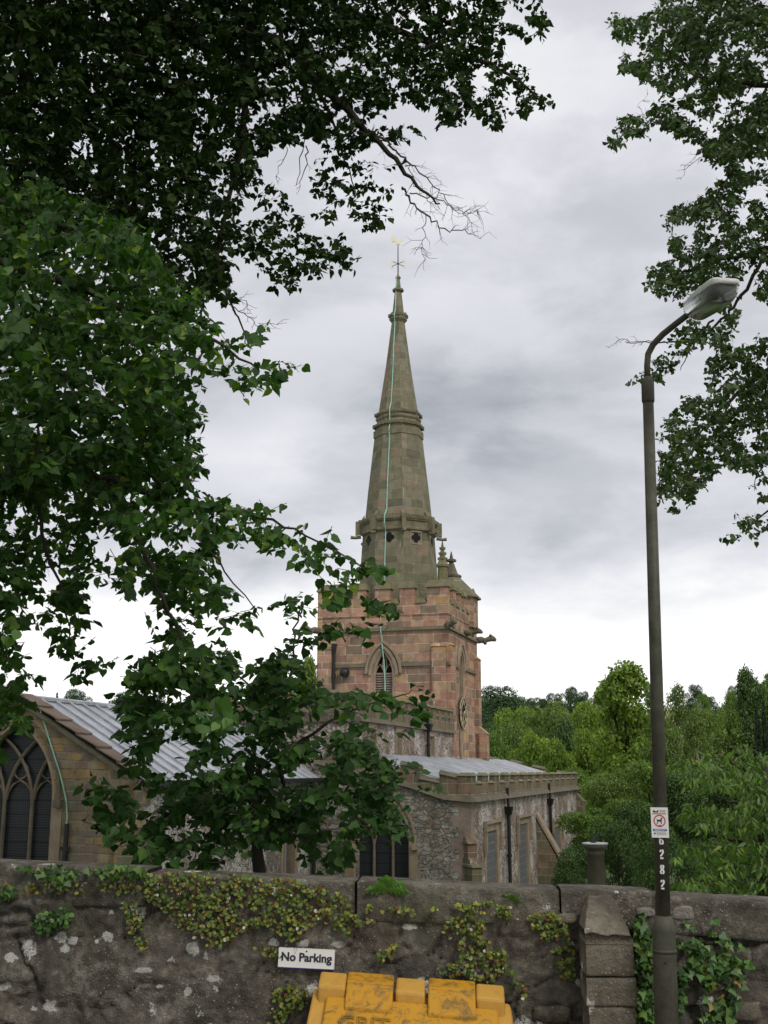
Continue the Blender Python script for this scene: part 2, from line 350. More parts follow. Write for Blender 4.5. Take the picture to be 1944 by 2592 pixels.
def meshglass():
    m_,t,p,o=newmat('grey_wire_guard_over_glass'); uv=uvnode(t); s_=t.xyz(uv)
    g=t.sm(t.m('MINIMUM',t.m('PINGPONG',t.m('ADD',s_[0],s_[1]),.035),t.m('PINGPONG',t.m('SUBTRACT',s_[0],s_[1]),.035)),.004,.012)
    c=t.mix(g,(.17,.17,.175,1),(.07,.073,.078,1)); c=t.mix(t.sm(t.m('PINGPONG',s_[1],.14),.008,.02),(.20,.20,.205,1),c)
    t.put(p.inputs['Base Color'],c); p.inputs['Roughness'].default_value=.5; return m_
M['guard']=meshglass()
def leafmat(name,stops,trans=.3,rough=.45,spec=.4):
    m_,t,p,o=newmat(name); g=t.node('ShaderNodeNewGeometry'); c=t.ramp(g.outputs['Random Per Island'],stops)
    tc=t.node('ShaderNodeTexCoord'); n=t.noise(tc.outputs['Object'],.9,3,.6)
    c=t.mix(1,c,t.ramp(n,[(.3,(.62,.66,.62)),(.7,(1.35,1.28,1.1))]),'MULTIPLY')
    t.put(p.inputs['Base Color'],c); p.inputs['Roughness'].default_value=rough; p.inputs['Specular IOR Level'].default_value=spec
    tr=t.node('ShaderNodeBsdfTranslucent'); t.put(tr.inputs[0],t.mix(1,c,(1.25,1.5,.5,1),'MULTIPLY'))
    mx=t.node('ShaderNodeMixShader'); mx.inputs[0].default_value=trans; t.l.new(p.outputs[0],mx.inputs[1]); t.l.new(tr.outputs[0],mx.inputs[2]); t.l.new(mx.outputs[0],o.inputs[0]); return m_
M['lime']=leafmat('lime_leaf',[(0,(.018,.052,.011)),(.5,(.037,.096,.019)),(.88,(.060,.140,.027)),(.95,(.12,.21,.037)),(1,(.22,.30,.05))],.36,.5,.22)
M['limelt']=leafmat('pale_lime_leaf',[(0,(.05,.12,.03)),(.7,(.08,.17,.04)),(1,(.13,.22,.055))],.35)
M['limehi']=leafmat('shade_darkened_lime_leaf',[(0,(.014,.032,.008)),(.6,(.024,.050,.012)),(1,(.040,.075,.018))],.18,.6,.12)  # lime leaf darkened so the canopy's shade sits in the colour
M['hazel']=leafmat('young_tree_leaf',[(0,(.018,.052,.013)),(.5,(.032,.086,.019)),(.95,(.052,.122,.026)),(1,(.10,.18,.035))],.32,.5,.22)
M['limer']=leafmat('right_lime_leaf',[(0,(.035,.068,.020)),(.6,(.055,.100,.030)),(1,(.085,.14,.04))],.28)
M['cherry']=leafmat('cherry_leaf',[(0,(.055,.115,.020)),(.5,(.088,.17,.028)),(.9,(.13,.235,.04)),(1,(.17,.20,.04))],.3)
M['bg_mid']=leafmat('mid_green_leaf',[(0,(.072,.132,.022)),(.5,(.115,.195,.033)),(1,(.165,.265,.045))],.32,.6)
M['bg_bright']=leafmat('bright_green_leaf',[(0,(.105,.17,.025)),(.5,(.165,.255,.037)),(1,(.24,.34,.05))],.35,.6)
M['bg_dark']=leafmat('dark_green_leaf',[(0,(.036,.078,.018)),(.5,(.062,.122,.028)),(1,(.095,.17,.038))],.2,.6)
M['bg_olive']=leafmat('olive_birch_leaf',[(0,(.09,.145,.036)),(.5,(.135,.205,.05)),(1,(.195,.275,.068))],.32,.6)
M['bg_far']=leafmat('haze_tinted_leaf',[(0,(.028,.062,.026)),(.5,(.042,.09,.036)),(1,(.065,.12,.046))],.15,.7)  # bluish tint puts distance haze into the leaf colour
M['yew']=leafmat('yew_needle',[(0,(.010,.026,.010)),(1,(.020,.046,.016))],.1,.6)
M['toad']=leafmat('toadflax_leaf',[(0,(.07,.13,.03)),(.45,(.13,.20,.04)),(.62,(.24,.26,.045)),(.82,(.30,.27,.05)),(.86,(.16,.06,.03)),(.97,(.12,.05,.03)),(.98,(.6,.55,.6)),(1,(.7,.65,.7))],.15,.6)
M['ivy']=leafmat('ivy_leaf',[(0,(.035,.085,.022)),(.6,(.065,.15,.035)),(.93,(.13,.24,.05)),(.97,(.26,.30,.06)),(1,(.3,.14,.05))],.18,.45)
M['weed']=leafmat('weed_leaf',[(0,(.07,.16,.03)),(1,(.12,.26,.05))],.25,.5)
M['bark']=plain('dark_bark',(.045,.038,.028),.95,var=.45,vs=9,bs=.8,bd=.02)
M['birch']=plain('pale_birch_bark',(.42,.38,.33),.8,var=.4,vs=4)
M['twig']=plain('brown_twig',(.075,.06,.045),.9,var=.3,vs=9)
# ------------------------------------------------------------------ leaves
LT=np.array([[0,0,0],[-.05,.26,.03],[.18,.47,.06],[.55,.42,.05],[1.12,0,-.10],[.55,-.42,.05],[.18,-.47,.06],[-.05,-.26,.03],[.35,0,-.05],[.82,.2,.0],[.82,-.2,.0]])-np.array([0,0,0])
LF=[(0,1,2,8),(8,2,3,9),(8,9,4),(8,4,10),(8,10,5,6),(0,8,6,7)]
LF=[(0,1,2,8),(8,2,3,9),(8,9,4),(8,4,10),(8,10,5),(8,5,6),(0,8,6,7)]
QT=np.array([[0,0,0],[.45,.36,.06],[1,0,-.05],[.45,-.36,.06]]); QF=[(0,1,2,3)]
CT=np.array([[0,0,0],[.3,.2,.04],[.75,.17,.0],[1.35,0,-.22],[.75,-.17,.0],[.3,-.2,.04],[.6,0,-.03]]); CF=[(0,1,6),(1,2,6),(2,3,6),(3,4,6),(4,5,6),(5,0,6)]
IT=np.array([[0,0,0],[-.1,.3,.02],[.15,.55,.0],[.4,.28,.03],[1.0,0,-.05],[.4,-.28,.03],[.15,-.55,.0],[-.1,-.3,.02]]); IF=[(0,1,2,3),(0,3,4,5),(0,5,6,7)]
TT=np.array([[0,0,0],[.1,.45,.05],[.6,.5,.06],[.95,0,0],[.6,-.5,.06],[.1,-.45,.05]]); TF=[(0,1,2,3),(0,3,4,5)]
def nz(a): return a/(np.linalg.norm(a,axis=-1,keepdims=True)+1e-9)
def leaves(name,pos,tip,nrm,size,mat,parent,tmpl=None,sticks=None,smooth=True):
    T_,F_=tmpl or (LT,LF)
    tip=nz(tip); nrm=nz(nrm-tip*(nrm*tip).sum(-1,keepdims=True)); side=np.cross(nrm,tip)
    size=np.asarray(size)[:,None,None]
    jit=1+rng.normal(0,.10,(len(pos),1,1))
    V=pos[:,None,:]+size*(T_[None,:,0:1]*tip[:,None,:]+jit*T_[None,:,1:2]*side[:,None,:]+T_[None,:,2:3]*nrm[:,None,:]*rng.uniform(-1.6,3.2,(len(pos),1,1)))
    nv=len(T_); fl=np.concatenate([np.array(f) for f in F_]); fs=np.array([len(f) for f in F_])
    idx=(np.arange(len(pos))[:,None]*nv+fl[None,:]).ravel(); sz=np.tile(fs,len(pos))
    return rawmesh(name,V.reshape(-1,3),idx,sz,mat,parent,uv=np.zeros((len(idx),2)),smooth=smooth)
def sticks(name,A,B,r0,r1,mat,parent):
    n=len(A); d_=nz(B-A); a=nz(np.cross(d_,np.array([.3,.2,.93]))); b=np.cross(a,d_)
    V=[]
    for k in range(3):
        an=2*math.pi*k/3; V.append(A+(a*math.cos(an)+b*math.sin(an))*np.asarray(r0)[:,None])
    for k in range(3):
        an=2*math.pi*k/3; V.append(B+(a*math.cos(an)+b*math.sin(an))*np.asarray(r1)[:,None])
    V=np.stack(V,1).reshape(-1,3); fl=np.array([0,1,4,3,1,2,5,4,2,0,3,5]); idx=(np.arange(n)[:,None]*6+fl).ravel()
    return rawmesh(name,V,idx,np.full(n*3,4),mat,parent,uv=np.zeros((n*12,2)))
def spray(polys,holes,d0,d1,lai,size,thr=0,nsc=55,facing=.5,droop=.6,tw=7,dfun=None,unit='D',edge=0):
    """twigs with alternate leaves filling the outlined bough; returns arrays in world space"""
    P=[];T=[];N=[];S=[];SA=[];SB=[]
    for pi,poly in enumerate(polys):
        pa=np.array(poly,float); x0,y0=pa.min(0); x1,y1=pa.max(0)
        xs=pa[:,0];ys=pa[:,1]; area=abs(np.dot(xs,np.roll(ys,1))-np.dot(ys,np.roll(xs,1)))/2
        dm=(d0+d1)/2; A=area*(K*dm/F)**2
        n=max(2,int(lai*A/(.62*size*size)/tw)); Q=np.empty((0,2))
        while len(Q)<n:
            q=np.stack([rng.uniform(x0,x1,n*3),rng.uniform(y0,y1,n*3)],1); q=q[inpoly(q,poly)]
            for h in holes: q=q[~inpoly(q,h)]
            if thr>0:
                nn=fbm(np.c_[q/nsc,np.full(len(q),pi*3.3+1)],3); q=q[nn>thr]
            if len(q)==0: break
            Q=np.r_[Q,q]
        Q=Q[:n]
        if len(Q)==0: continue
        u=rng.random(len(Q))
        dep=d0+(d1-d0)*u if dfun is None else dfun(Q,u)
        base=atD(Q[:,0],Q[:,1],dep)
        an=rng.uniform(0,2*math.pi,len(Q)); dr=np.stack([np.cos(an),np.sin(an)*.8,rng.uniform(-.9,.35,len(Q))],1); dr=nz(dr)
        L=size*tw*.42*rng.uniform(.7,1.3,len(Q))
        SA.append(base-dr*L[:,None]*.5); SB.append(base+dr*L[:,None]*.5)
        for k in range(tw):
            f=(k+.5)/tw-.5; p=base+dr*(L*f)[:,None]
            sd_=nz(np.cross(dr,np.array([0,0,1.0])))*(1 if k%2 else -1)
            tip=nz(dr*.5+sd_*.8+np.array([0,0,-droop])+rng.normal(0,.35,p.shape))
            p=p+tip*size*.25+rng.normal(0,size*.12,p.shape)
            nm=np.array([0,-facing,.75])+rng.normal(0,.5,p.shape)
            P.append(p);T.append(tip);N.append(nm);S.append(size*rng.uniform(.5,1.25,len(p)))
    cat=lambda a: np.concatenate(a)
    return cat(P),cat(T),cat(N),cat(S),cat(SA),cat(SB)
def joinspr(L): return [np.concatenate([l[i] for l in L]) for i in range(6)]
def bpoly(pts,wob=.04,n=5):                 # smooth polyline in world space from (D x, D y, depth)
    P=np.array([atD(*p) for p in pts]); out=[]
    for i in range(len(P)-1):
        p0=P[max(i-1,0)];p1=P[i];p2=P[i+1];p3=P[min(i+2,len(P)-1)]
        for k in range(n):
            u=k/n; out.append(.5*((2*p1)+(-p0+p2)*u+(2*p0-5*p1+4*p2-p3)*u*u+(-p0+3*p1-3*p2+p3)*u**3)+rng.normal(0,wob*.3,3))
    out.append(P[-1]); return out
def limb(mb,pts,r0,r1,wob=.04,n=6):
    q=bpoly(pts,wob); mb.tube(q,list(np.linspace(r0,r1,len(q))),n); return q
# ------------------------------------------------------------------ church (local frame: x south, y west, z from eye level)
AZ=R(16.5); CO=np.array([2.9117,52.0,0.0]); CX=np.array([math.cos(AZ),-math.sin(AZ),0]); CY=np.array([math.sin(AZ),math.cos(AZ),0])
church=empty('parish_church',(CO[0],CO[1],EZ-5.5),'old stone parish church with a tall octagonal mossy spire rising from its pink sandstone tower','church',rz=-AZ)
ORIG[church]=np.array([0,0,-5.5])
def onY(px,py,y0):
    r=ray(px,py); w_=r*((y0+CO@CY)/(r@CY))-CO; return np.array([w_@CX,w_@CY,w_[2]])
def onX(px,py,x0):
    r=ray(px,py); w_=r*((x0+CO@CX)/(r@CX))-CO; return np.array([w_@CX,w_@CY,w_[2]])
def mE(y0): return lambda a,z,d=0:(a,y0+d,z)
def mS(x0): return lambda a,z,d=0:(x0-d,a,z)
def arc_pts(c,w_,zs,za,n=9):
    """pointed arch outline from left spring to right spring"""
    h=za-zs; r=(w_*w_+h*h)/(2*w_); pts=[]
    for i in range(n+1):
        u=i/n; z=zs+h*u; x=c+(r-w_)-math.sqrt(max(r*r-(z-zs)**2,0)); pts.append((x,z))
    return pts+[(2*c-x,z) for x,z in pts[-2::-1]]
def opening(c,w_,sill,spring,apex,n=9):
    if apex<=spring+.01: return dict(a=[c-w_,c+w_],t=[spring,spring],sill=sill)
    p=arc_pts(c,w_,spring,apex,n); return dict(a=[x for x,z in p],t=[z for x,z in p],sill=sill)
def wall(mb,mp,a0,a1,zb,topf,ops=(),rev=.3,brk=()):
    if not callable(topf): tv=topf; topf=lambda a:tv
    cur=a0
    def solid(x,y):
        xs=[x]+[b for b in brk if x<b<y]+[y]
        for i in range(len(xs)-1):
            p,q=xs[i],xs[i+1]; mb.add([mp(p,zb),mp(q,zb),mp(q,topf(q)),mp(p,topf(p))],[(0,1,2,3)])
    for o_ in sorted(ops,key=lambda o:o['a'][0]):
        solid(cur,o_['a'][0]); A=o_['a'];Tt=o_['t']
        for i in range(len(A)-1):
            p,q=A[i],A[i+1]
            mb.add([mp(p,zb),mp(q,zb),mp(q,o_['sill']),mp(p,o_['sill'])],[(0,1,2,3)])
            mb.add([mp(p,Tt[i]),mp(q,Tt[i+1]),mp(q,topf(q)),mp(p,topf(p))],[(0,1,2,3)])
            mb.add([mp(p,Tt[i]),mp(p,Tt[i],rev),mp(q,Tt[i+1],rev),mp(q,Tt[i+1])],[(0,1,2,3)])
        for i,e in ((0,1),(-1,-1)):
            f=(0,1,2,3) if e==1 else (3,2,1,0)
            mb.add([mp(A[i],o_['sill']),mp(A[i],o_['sill'],rev),mp(A[i],Tt[i],rev),mp(A[i],Tt[i])],[f])
        mb.add([mp(A[0],o_['sill']),mp(A[-1],o_['sill']),mp(A[-1],o_['sill'],rev),mp(A[0],o_['sill'],rev)],[(0,1,2,3)])
        cur=A[-1]
    solid(cur,a1)
def bandE(mb,x0,x1,y0,z0,z1,out_,ret=.1): mb.box(x0,x1,y0-out_,y0+ret,z0,z1)
def bandS(mb,x0,y0,y1,z0,z1,out_,ret=.1): mb.box(x0-ret,x0+out_,y0,y1,z0,z1)
def coping(mb,x0,x1,y0,y1,z,o=.07,h=.16):    # sloped two sided cap
    mb.hexa([(x0-o,y0-o,z),(x1+o,y0-o,z),(x1+o,y1+o,z),(x0-o,y1+o,z)],[(x0+.05,y0+.1,z+h),(x1-.05,y0+.1,z+h),(x1-.05,y1-.1,z+h),(x0+.05,y1-.1,z+h)])
def P(mb,name,mat,parent=None,smooth=False): return mb.build(name,M[mat],parent or church,smooth)
# --- tower: 6.3 m square
W=6.3; TB=-5.5
tw=MB()
lw=opening(-3.06,.46,2.95,4.25,5.35); 
wall(tw,mE(0),-W,0,TB,7.0,[lw],.35)
sw=opening(2.55,.42,2.7,4.6,5.45); wall(tw,mS(0),0,W,TB,7.0,[sw],.35)
tw.add([(-W,0,TB),(-W,W,TB),(-W,W,7.0),(-W,0,7.0)],[(0,3,2,1)]); tw.add([(-W,W,TB),(0,W,TB),(0,W,7.0),(-W,W,7.0)],[(3,2,1,0)])
tw.add([(-W,0,6.9),(0,0,6.9),(0,W,6.9),(-W,W,6.9)],[(0,1,2,3)])
tower=P(tw,'tower','tower')
m=MB()
for z,o in ((6.28,.12),(4.66,.10),(1.2,.1)):
    h=.13
    for f in (lambda: m.hexa([(-W-o,-o,z),(0+o,-o,z),(0+o,W+o,z),(-W-o,W+o,z)],[(-W-.02,-.02,z+h*1.3),(.02,-.02,z+h*1.3),(.02,W+.02,z+h*1.3),(-W-.02,W+.02,z+h*1.3)]),): f()
# the string courses break round the openings, so cut them into runs
m=MB()
def string(mb,z,o,runsE,runsS):
    for a,b in runsE: mb.hexa([(a,-o,z),(b,-o,z),(b,.05,z),(a,.05,z)],[(a,-.03,z+.16),(b,-.03,z+.16),(b,.05,z+.16),(a,.05,z+.16)])
    for a,b in runsS: mb.hexa([(-.05,a,z),(o,a,z),(o,b,z),(-.05,b,z)],[(-.05,a,z+.16),(.03,a,z+.16),(.03,b,z+.16),(-.05,b,z+.16)])
string(m,6.27,.13,[(-W-.1,.0)],[(-.13,W+.1)])
string(m,4.64,.10,[(-W-.1,-3.95),(-2.17,0)],[(-.1,1.75),(3.35,W+.1)])
P(m,'string_course','trimdark',tower)
# angle buttresses
m=MB()
def butE(mb,xa,xb,top,outs):
    for (z0,z1,o) in outs:
        mb.hexa([(xa,-o,z0),(xb,-o,z0),(xb,.0,z0),(xa,.0,z0)],[(xa,-o,z1),(xb,-o,z1),(xb,.0,z1),(xa,.0,z1)])
        mb.hexa([(xa-.03,-o-.05,z1),(xb+.03,-o-.05,z1),(xb+.03,.0,z1),(xa-.03,.0,z1)],[(xa-.01,-.03,z1+o*.9),(xb+.01,-.03,z1+o*.9),(xb+.01,.0,z1+o*.9),(xa-.01,.0,z1+o*.9)])
def butS(mb,ya,yb,outs):
    for (z0,z1,o) in outs:
        mb.hexa([(0,ya,z0),(o,ya,z0),(o,yb,z0),(0,yb,z0)],[(0,ya,z1),(o,ya,z1),(o,yb,z1),(0,yb,z1)])
        mb.hexa([(0,ya-.03,z1),(o+.05,ya-.03,z1),(o+.05,yb+.03,z1),(0,yb+.03,z1)],[(0,ya-.01,z1+o*.9),(.03,ya-.01,z1+o*.9),(.03,yb+.01,z1+o*.9),(0,yb+.01,z1+o*.9)])
m=MB(); butE(m,-.75,-.1,0,[(2.0,5.5,.14)]); P(m,'buttress','tower',tower)
m=MB(); butE(m,-W+.1,-W+.75,0,[(-2,5.5,.14)]); P(m,'buttress','tower',tower)
m=MB(); butS(m,.1,.72,[(-1,5.55,.16)]); P(m,'buttress','tower',tower)
m=MB(); butS(m,W-.75,W-.08,[(-5.5,5.4,.20),(-5.5,1.75,.55)]); P(m,'buttress','tower',tower)
# --- parapet with merlons
par=MB()
zc,zm=7.52,8.24; th=.42
def parapet_run(mb,cp_,mp,length,merl,zb,zc,zm,th,sgn):
    pass
cpg=MB()
merE=[(-.98,.0),(-2.28,-1.57),(-3.46,-2.74),(-4.64,-3.92),(-W,-5.10)]
merS=[(0,.62),(1.15,1.72),(2.28,2.86),(3.35,3.9),(4.5,5.0),(5.6,W)]
par.box(-W,0,0,th,6.9,zc); par.box(-th,0,th,W,6.9,zc); par.box(-W,-W+th,th,W,6.9,zc); par.box(-W+th,-th,W-th,W,6.9,zc)
for a,b in merE:
    par.box(a,b,.003,th-.003,zc,zm); coping(cpg,a,b,0,th,zm,.07,.34)
for i in range(len(merE)-1):
    a=merE[i+1][1]; b=merE[i][0]; coping(cpg,a+.08,b-.08,-.0,th,zc,.06,.26)
for a,b in merS[1:]:
    par.box(-th+.003,-.003,a,b,zc,zm); coping(cpg,-th,0,a,b,zm,.07,.34)
    par.box(-W+.003,-W+th-.003,a,b,zc,zm); coping(cpg,-W,-W+th,a,b,zm,.07,.34)
for i in range(len(merS)-1):
    a=merS[i][1]; b=merS[i+1][0]; coping(cpg,-th,0,a+.08,b-.08,zc,.06,.26)
pr_=P(par,'parapet','tower'); P(cpg,'coping','mossy',pr_)
# corner pinnacle with crockets
def pinnacle(x,y,z,ztip,r,name='pinnacle',crk=3):
    b=MB(); h=ztip-z
    b.lathe((x,y,z),[(r*1.3,0),(r*1.3,.5),(r,.62),(r,h*.56),(r*1.28,h*.58),(r*1.28,h*.61),(r*.98,h*.64),(r*.66,h*.70),(r*.16,h*.97),(.02,h)],8,math.pi/8)
    o=P(b,name,'mossy'); c=MB()
    for i in range(crk):
        zz=z+h*(.71+.085*i); rr=r*(.72-.19*i)
        for k in range(4):
            an=k*math.pi/2+AZ; c.box(x+math.cos(an)*rr-.05,x+math.cos(an)*rr+.05,y+math.sin(an)*rr-.05,y+math.sin(an)*rr+.05,zz-.05,zz+.06)
    P(c,'crocket','mossy',o); return o
pinnacle(-.30,.34,7.55,10.42,.24)
# stair turret roof at the south west corner
tx,ty=-1.0,5.15
tr=MB(); tr.lathe((tx,ty,6.9),[(1.32,0),(1.32,1.5)],8,math.pi/8); turret=P(tr,'stair_turret','tower')
tr=MB(); tr.lathe((tx,ty,8.4),[(1.5,-.02),(1.5,.06),(.42,1.12),(.40,1.12)],8,math.pi/8); P(tr,'turret_roof','spire',turret)
tr=MB(); tr.lathe((tx,ty,9.5),[(.50,0),(.52,.1),(.34,.16),(.14,.72),(.10,.78),(.26,.82),(.26,.92),(.1,.98),(.02,1.35)],8,math.pi/8); P(tr,'finial','trimdark',turret)
tr=MB(); tr.lathe((-.12,W-.12,8.35),[(.2,0),(.2,.22),(.15,.25),(.12,.5),(.02,.72)],8,math.pi/8); P(tr,'finial','mossy',turret)
# gargoyles
def gargoyle(p,dx,dy,s=1.0,parent=None,mat='trimdark'):
    b=MB(); n=7; p=np.array(p,float); dv=np.array([dx,dy,0.]); 
    pts=[p+dv*s*q+np.array([0,0,zz])*s for q,zz in ((-.1,0),(.12,.02),(.28,.0),(.42,.05),(.55,.10),(.66,.05),(.74,.0))]
    b.tube(pts,[.13*s,.14*s,.10*s,.11*s,.14*s,.10*s,.05*s],7)
    sdv=np.array([-dy,dx,0.])
    for e in (-1,1):
        q=p+dv*s*.5+sdv*e*.1*s+np.array([0,0,.16*s]); b.tube([q,q+np.array([0,0,.12*s])+sdv*e*.03],[.045*s,.01],4)
        q=p+dv*s*.2+sdv*e*.1*s; b.tube([q,q+np.array([0,0,-.16*s])+dv*.12*s],[.05*s,.035*s],5)
    return P(b,'gargoyle',mat,parent,True)
gargoyle((.0,-.02,6.45),.62,-.78,1.15); gargoyle((.08,3.4,6.45),1,0,1.1); gargoyle((.08,W,6.42),.9,.4,1.25); gargoyle((-W,-.02,6.4),-.7,-.7,1.2)
gargoyle((-4.2,-.05,6.4),0,-1,.7)
# --- louvred belfry windows
def belfry(mp,c,w_,sill,spring,apex,mir=1,deep=.3):
    b=MB(); ol=arc_pts(c,w_,spring,apex,9); ol=[(c-w_,sill)]+ol+[(c+w_,sill)]
    b.tube([mp(a,z,.10) for a,z in ol],.075,5); b.tube([mp(a,z,.02) for a,z in ol],.05,5)
    b.tube([mp(c,sill,.2),mp(c,spring+.1,.2)],.045,5)
    for e in (-1,1):
        q=arc_pts(c+e*w_*.5,w_*.48,spring,spring+.52,5); b.tube([mp(a,z,.2) for a,z in q],.04,5)
        b.tube([mp(c,spring+.1,.2),mp(c+e*w_*.22,spring+.5,.2),mp(c+e*w_*.1,apex-.18,.2)],.035,5)
    fr=P(b,'belfry_window','trim')
    d=MB(); d.add([mp(a,z,.33) for a,z in ol],[tuple(range(len(ol)-1,-1,-1))]); P(d,'opening_shade_sheet','opening_shade',fr)
    l=MB(); n=13
    for e in (-1,1):
        for i in range(n):
            z=sill+.03+(spring+.12-sill)*i/n; a0=c+(-w_+.05 if e<0 else .05); a1=c+(-.05 if e<0 else w_-.05)
            l.add([mp(a0,z,.16),mp(a1,z,.16),mp(a1,z+.07,.27),mp(a0,z+.07,.27),mp(a0,z+.03,.16),mp(a1,z+.03,.16),mp(a1,z+.10,.27),mp(a0,z+.10,.27)],[(0,1,5,4),(4,5,6,7),(0,3,2,1)])
    P(l,'louvre','louvre',fr)
    h=MB(); q=arc_pts(c,w_+.36,spring+.12,apex+.42,9); q=[(c-w_-.42,spring+.10)]+q+[(c+w_+.42,spring+.10)]
    h.tube([mp(a,z,-.05) for a,z in q],.085,5); q=arc_pts(c,w_+.2,spring,apex+.2,9); h.tube([mp(a,z,.0) for a,z in q],.11,5)
    P(h,'hood_mould','trim',fr); return fr
belfry(mE(0),-3.06,.46,2.95,4.25,5.35)
belfry(mS(0),2.55,.42,2.7,4.6,5.45)
# clock on the south face
clk=MB(); cy_,cz_,cr=2.25,2.6,.72
def ringS(mb,r,t_,x,n=28): mb.tube([(x,cy_+r*math.sin(2*math.pi*i/n),cz_+r*math.cos(2*math.pi*i/n)) for i in range(n+1)],t_,5,False)
ringS(clk,cr,.045,.12); ringS(clk,cr*.62,.03,.12)
for k in range(12):
    an=k*math.pi/6; s_,c_=math.sin(an),math.cos(an); clk.tube([(.12,cy_+cr*.2*s_,cz_+cr*.2*c_),(.12,cy_+cr*s_,cz_+cr*c_)],.016,4)
clock=P(clk,'clock','iron'); nm=MB()
num=['XII','I','II','III','IIII','V','VI','VII','VIII','IX','X','XI']
for k,tx_ in enumerate(num):
    an=k*math.pi/6; sr=np.array([0,math.sin(an),math.cos(an)]); st=np.array([0,math.cos(an),-math.sin(an)]); cc_=np.array([.165,cy_,cz_])+sr*cr*.8
    wdt={'I':.035,'V':.085,'X':.085}; tot=sum(wdt[c] for c in tx_); o_=-tot/2
    for ch in tx_:
        a=o_; b_=o_+wdt[ch]; o_=b_; h=.1; mid=(a+b_)/2
        q=lambda u,v: cc_+st*u+sr*v
        if ch=='I': nm.tube([q(mid,-h),q(mid,h)],.014,4)
        elif ch=='V': nm.tube([q(a+.01,h),q(mid,-h)],.014,4); nm.tube([q(b_-.01,h),q(mid,-h)],.012,4)
        else: nm.tube([q(a+.01,h),q(b_-.01,-h)],.014,4); nm.tube([q(b_-.01,h),q(a+.01,-h)],.012,4)
ringS(nm,cr*1.0,.018,.165); ringS(nm,cr*.60,.014,.165); P(nm,'clock_numerals','goldpaint',clock)
for an,L,wd in ((R(68),.48,.032),(R(215),.62,.022)):
    b=MB(); b.tube([(.2,cy_-math.sin(an)*.12,cz_-math.cos(an)*.12),(.2,cy_+math.sin(an)*L,cz_+math.cos(an)*L)],[wd,wd*.5],4); P(b,'clock_hand','goldpaint',clock)
# lamp-like black fitting and rainwater pipe on tower
b=MB(); b.lathe((-4.89,-.16,4.2),[(.05,0),(.2,.06),(.24,.2),(.2,.34),(.05,.4)],12); P(b,'wall_lamp','iron',smooth=True)
b=MB(); b.tube([(-5.42,-.12,0),(-5.42,-.12,5.3)],.06,8); b.tube([(-5.42,-.12,5.3),(-5.42,-.12,5.75)],[.08,.14],8); b.tube([(-5.42,-.12,4.2),(-5.42,-.12,4.35)],.085,8); P(b,'downpipe','iron')
# --- spire
sx,sy=-3.2,3.15
s_=MB(); prof=[(2.0,7.0),(1.93,9.3),(1.80,11.35),(1.70,12.0),(1.54,13.64),(1.22,16.5),(1.01,17.8),(.64,20.3),(.345,22.65),(.30,23.25),(.17,24.45),(.085,25.2)]
s_.lathe((sx,sy,0),prof,8,math.pi/8); spire=P(s_,'spire','spire')
def sband(z,pts,name='moulded_band'):
    b=MB(); b.lathe((sx,sy,z),pts,8,math.pi/8); return P(b,name,'band',spire)
sband(11.3,[(1.80,0),(1.93,.10),(1.93,.18),(1.89,.22),(1.87,.5),(1.94,.55),(1.94,.66),(1.72,.78)])
sband(16.35,[(1.22,0),(1.28,.05),(1.28,.40),(1.16,.46)]); sband(17.22,[(1.08,0),(1.17,.12),(1.17,.22),(1.0,.30)])
sband(22.66,[(.34,0),(.47,.16),(.47,.3),(.3,.34)]); sband(24.38,[(.17,0),(.30,.06),(.30,.16),(.15,.24)]); sband(25.1,[(.085,0),(.14,.06),(.14,.14),(.05,.22),(.03,.42)],'spire_cap')
def onoct(r,k,f,z):
    a0=math.pi/8+k*math.pi/4; a1=a0+math.pi/4; p0=np.array([math.cos(a0),math.sin(a0)]);p1=np.array([math.cos(a1),math.sin(a1)]); q=(p0*(1-f)+p1*f)*r
    return np.array([sx+q[0],sy+q[1],z])
for r_,z,n,s in ((1.93,12.02,11,.06),(1.26,17.0,8,.045),(1.18,17.62,7,.04),(.47,23.05,3,.04)):
    b=MB()
    for k in range(8):
        for i in range(n):
            p=onoct(r_,k,(i+.5)/n,z); b.box(p[0]-s,p[0]+s,p[1]-s,p[1]+s,z-s*1.6,z+s*1.6)
        p=onoct(r_,k,0,z); b.box(p[0]-s*1.2,p[0]+s*1.2,p[1]-s*1.2,p[1]+s*1.2,z-s*2.4,z+s*2)
    P(b,'brattishing','band',spire)
for k in range(8):      # corner brackets and small gargoyles on the widest band
    an=math.pi/8+k*math.pi/4; b=MB(); c_,s2=math.cos(an),math.sin(an)
    b.prism([(sx+c_*1.7-s2*.09,sy+s2*1.7+c_*.09,11.5),(sx+c_*2.16-s2*.09,sy+s2*2.16+c_*.09,11.36),(sx+c_*2.16-s2*.09,sy+s2*2.16+c_*.09,12.05),(sx+c_*1.92-s2*.09,sy+s2*1.92+c_*.09,12.08),(sx+c_*1.72-s2*.09,sy+s2*1.72+c_*.09,12.4)],(s2*.18,-c_*.18,0))
    b.tube([(sx+c_*1.9,sy+s2*1.9,11.3),(sx+c_*2.2,sy+s2*2.2,11.24),(sx+c_*2.4,sy+s2*2.4,11.27)],[.10,.075,.09],6); P(b,'spire_bracket','band',spire)
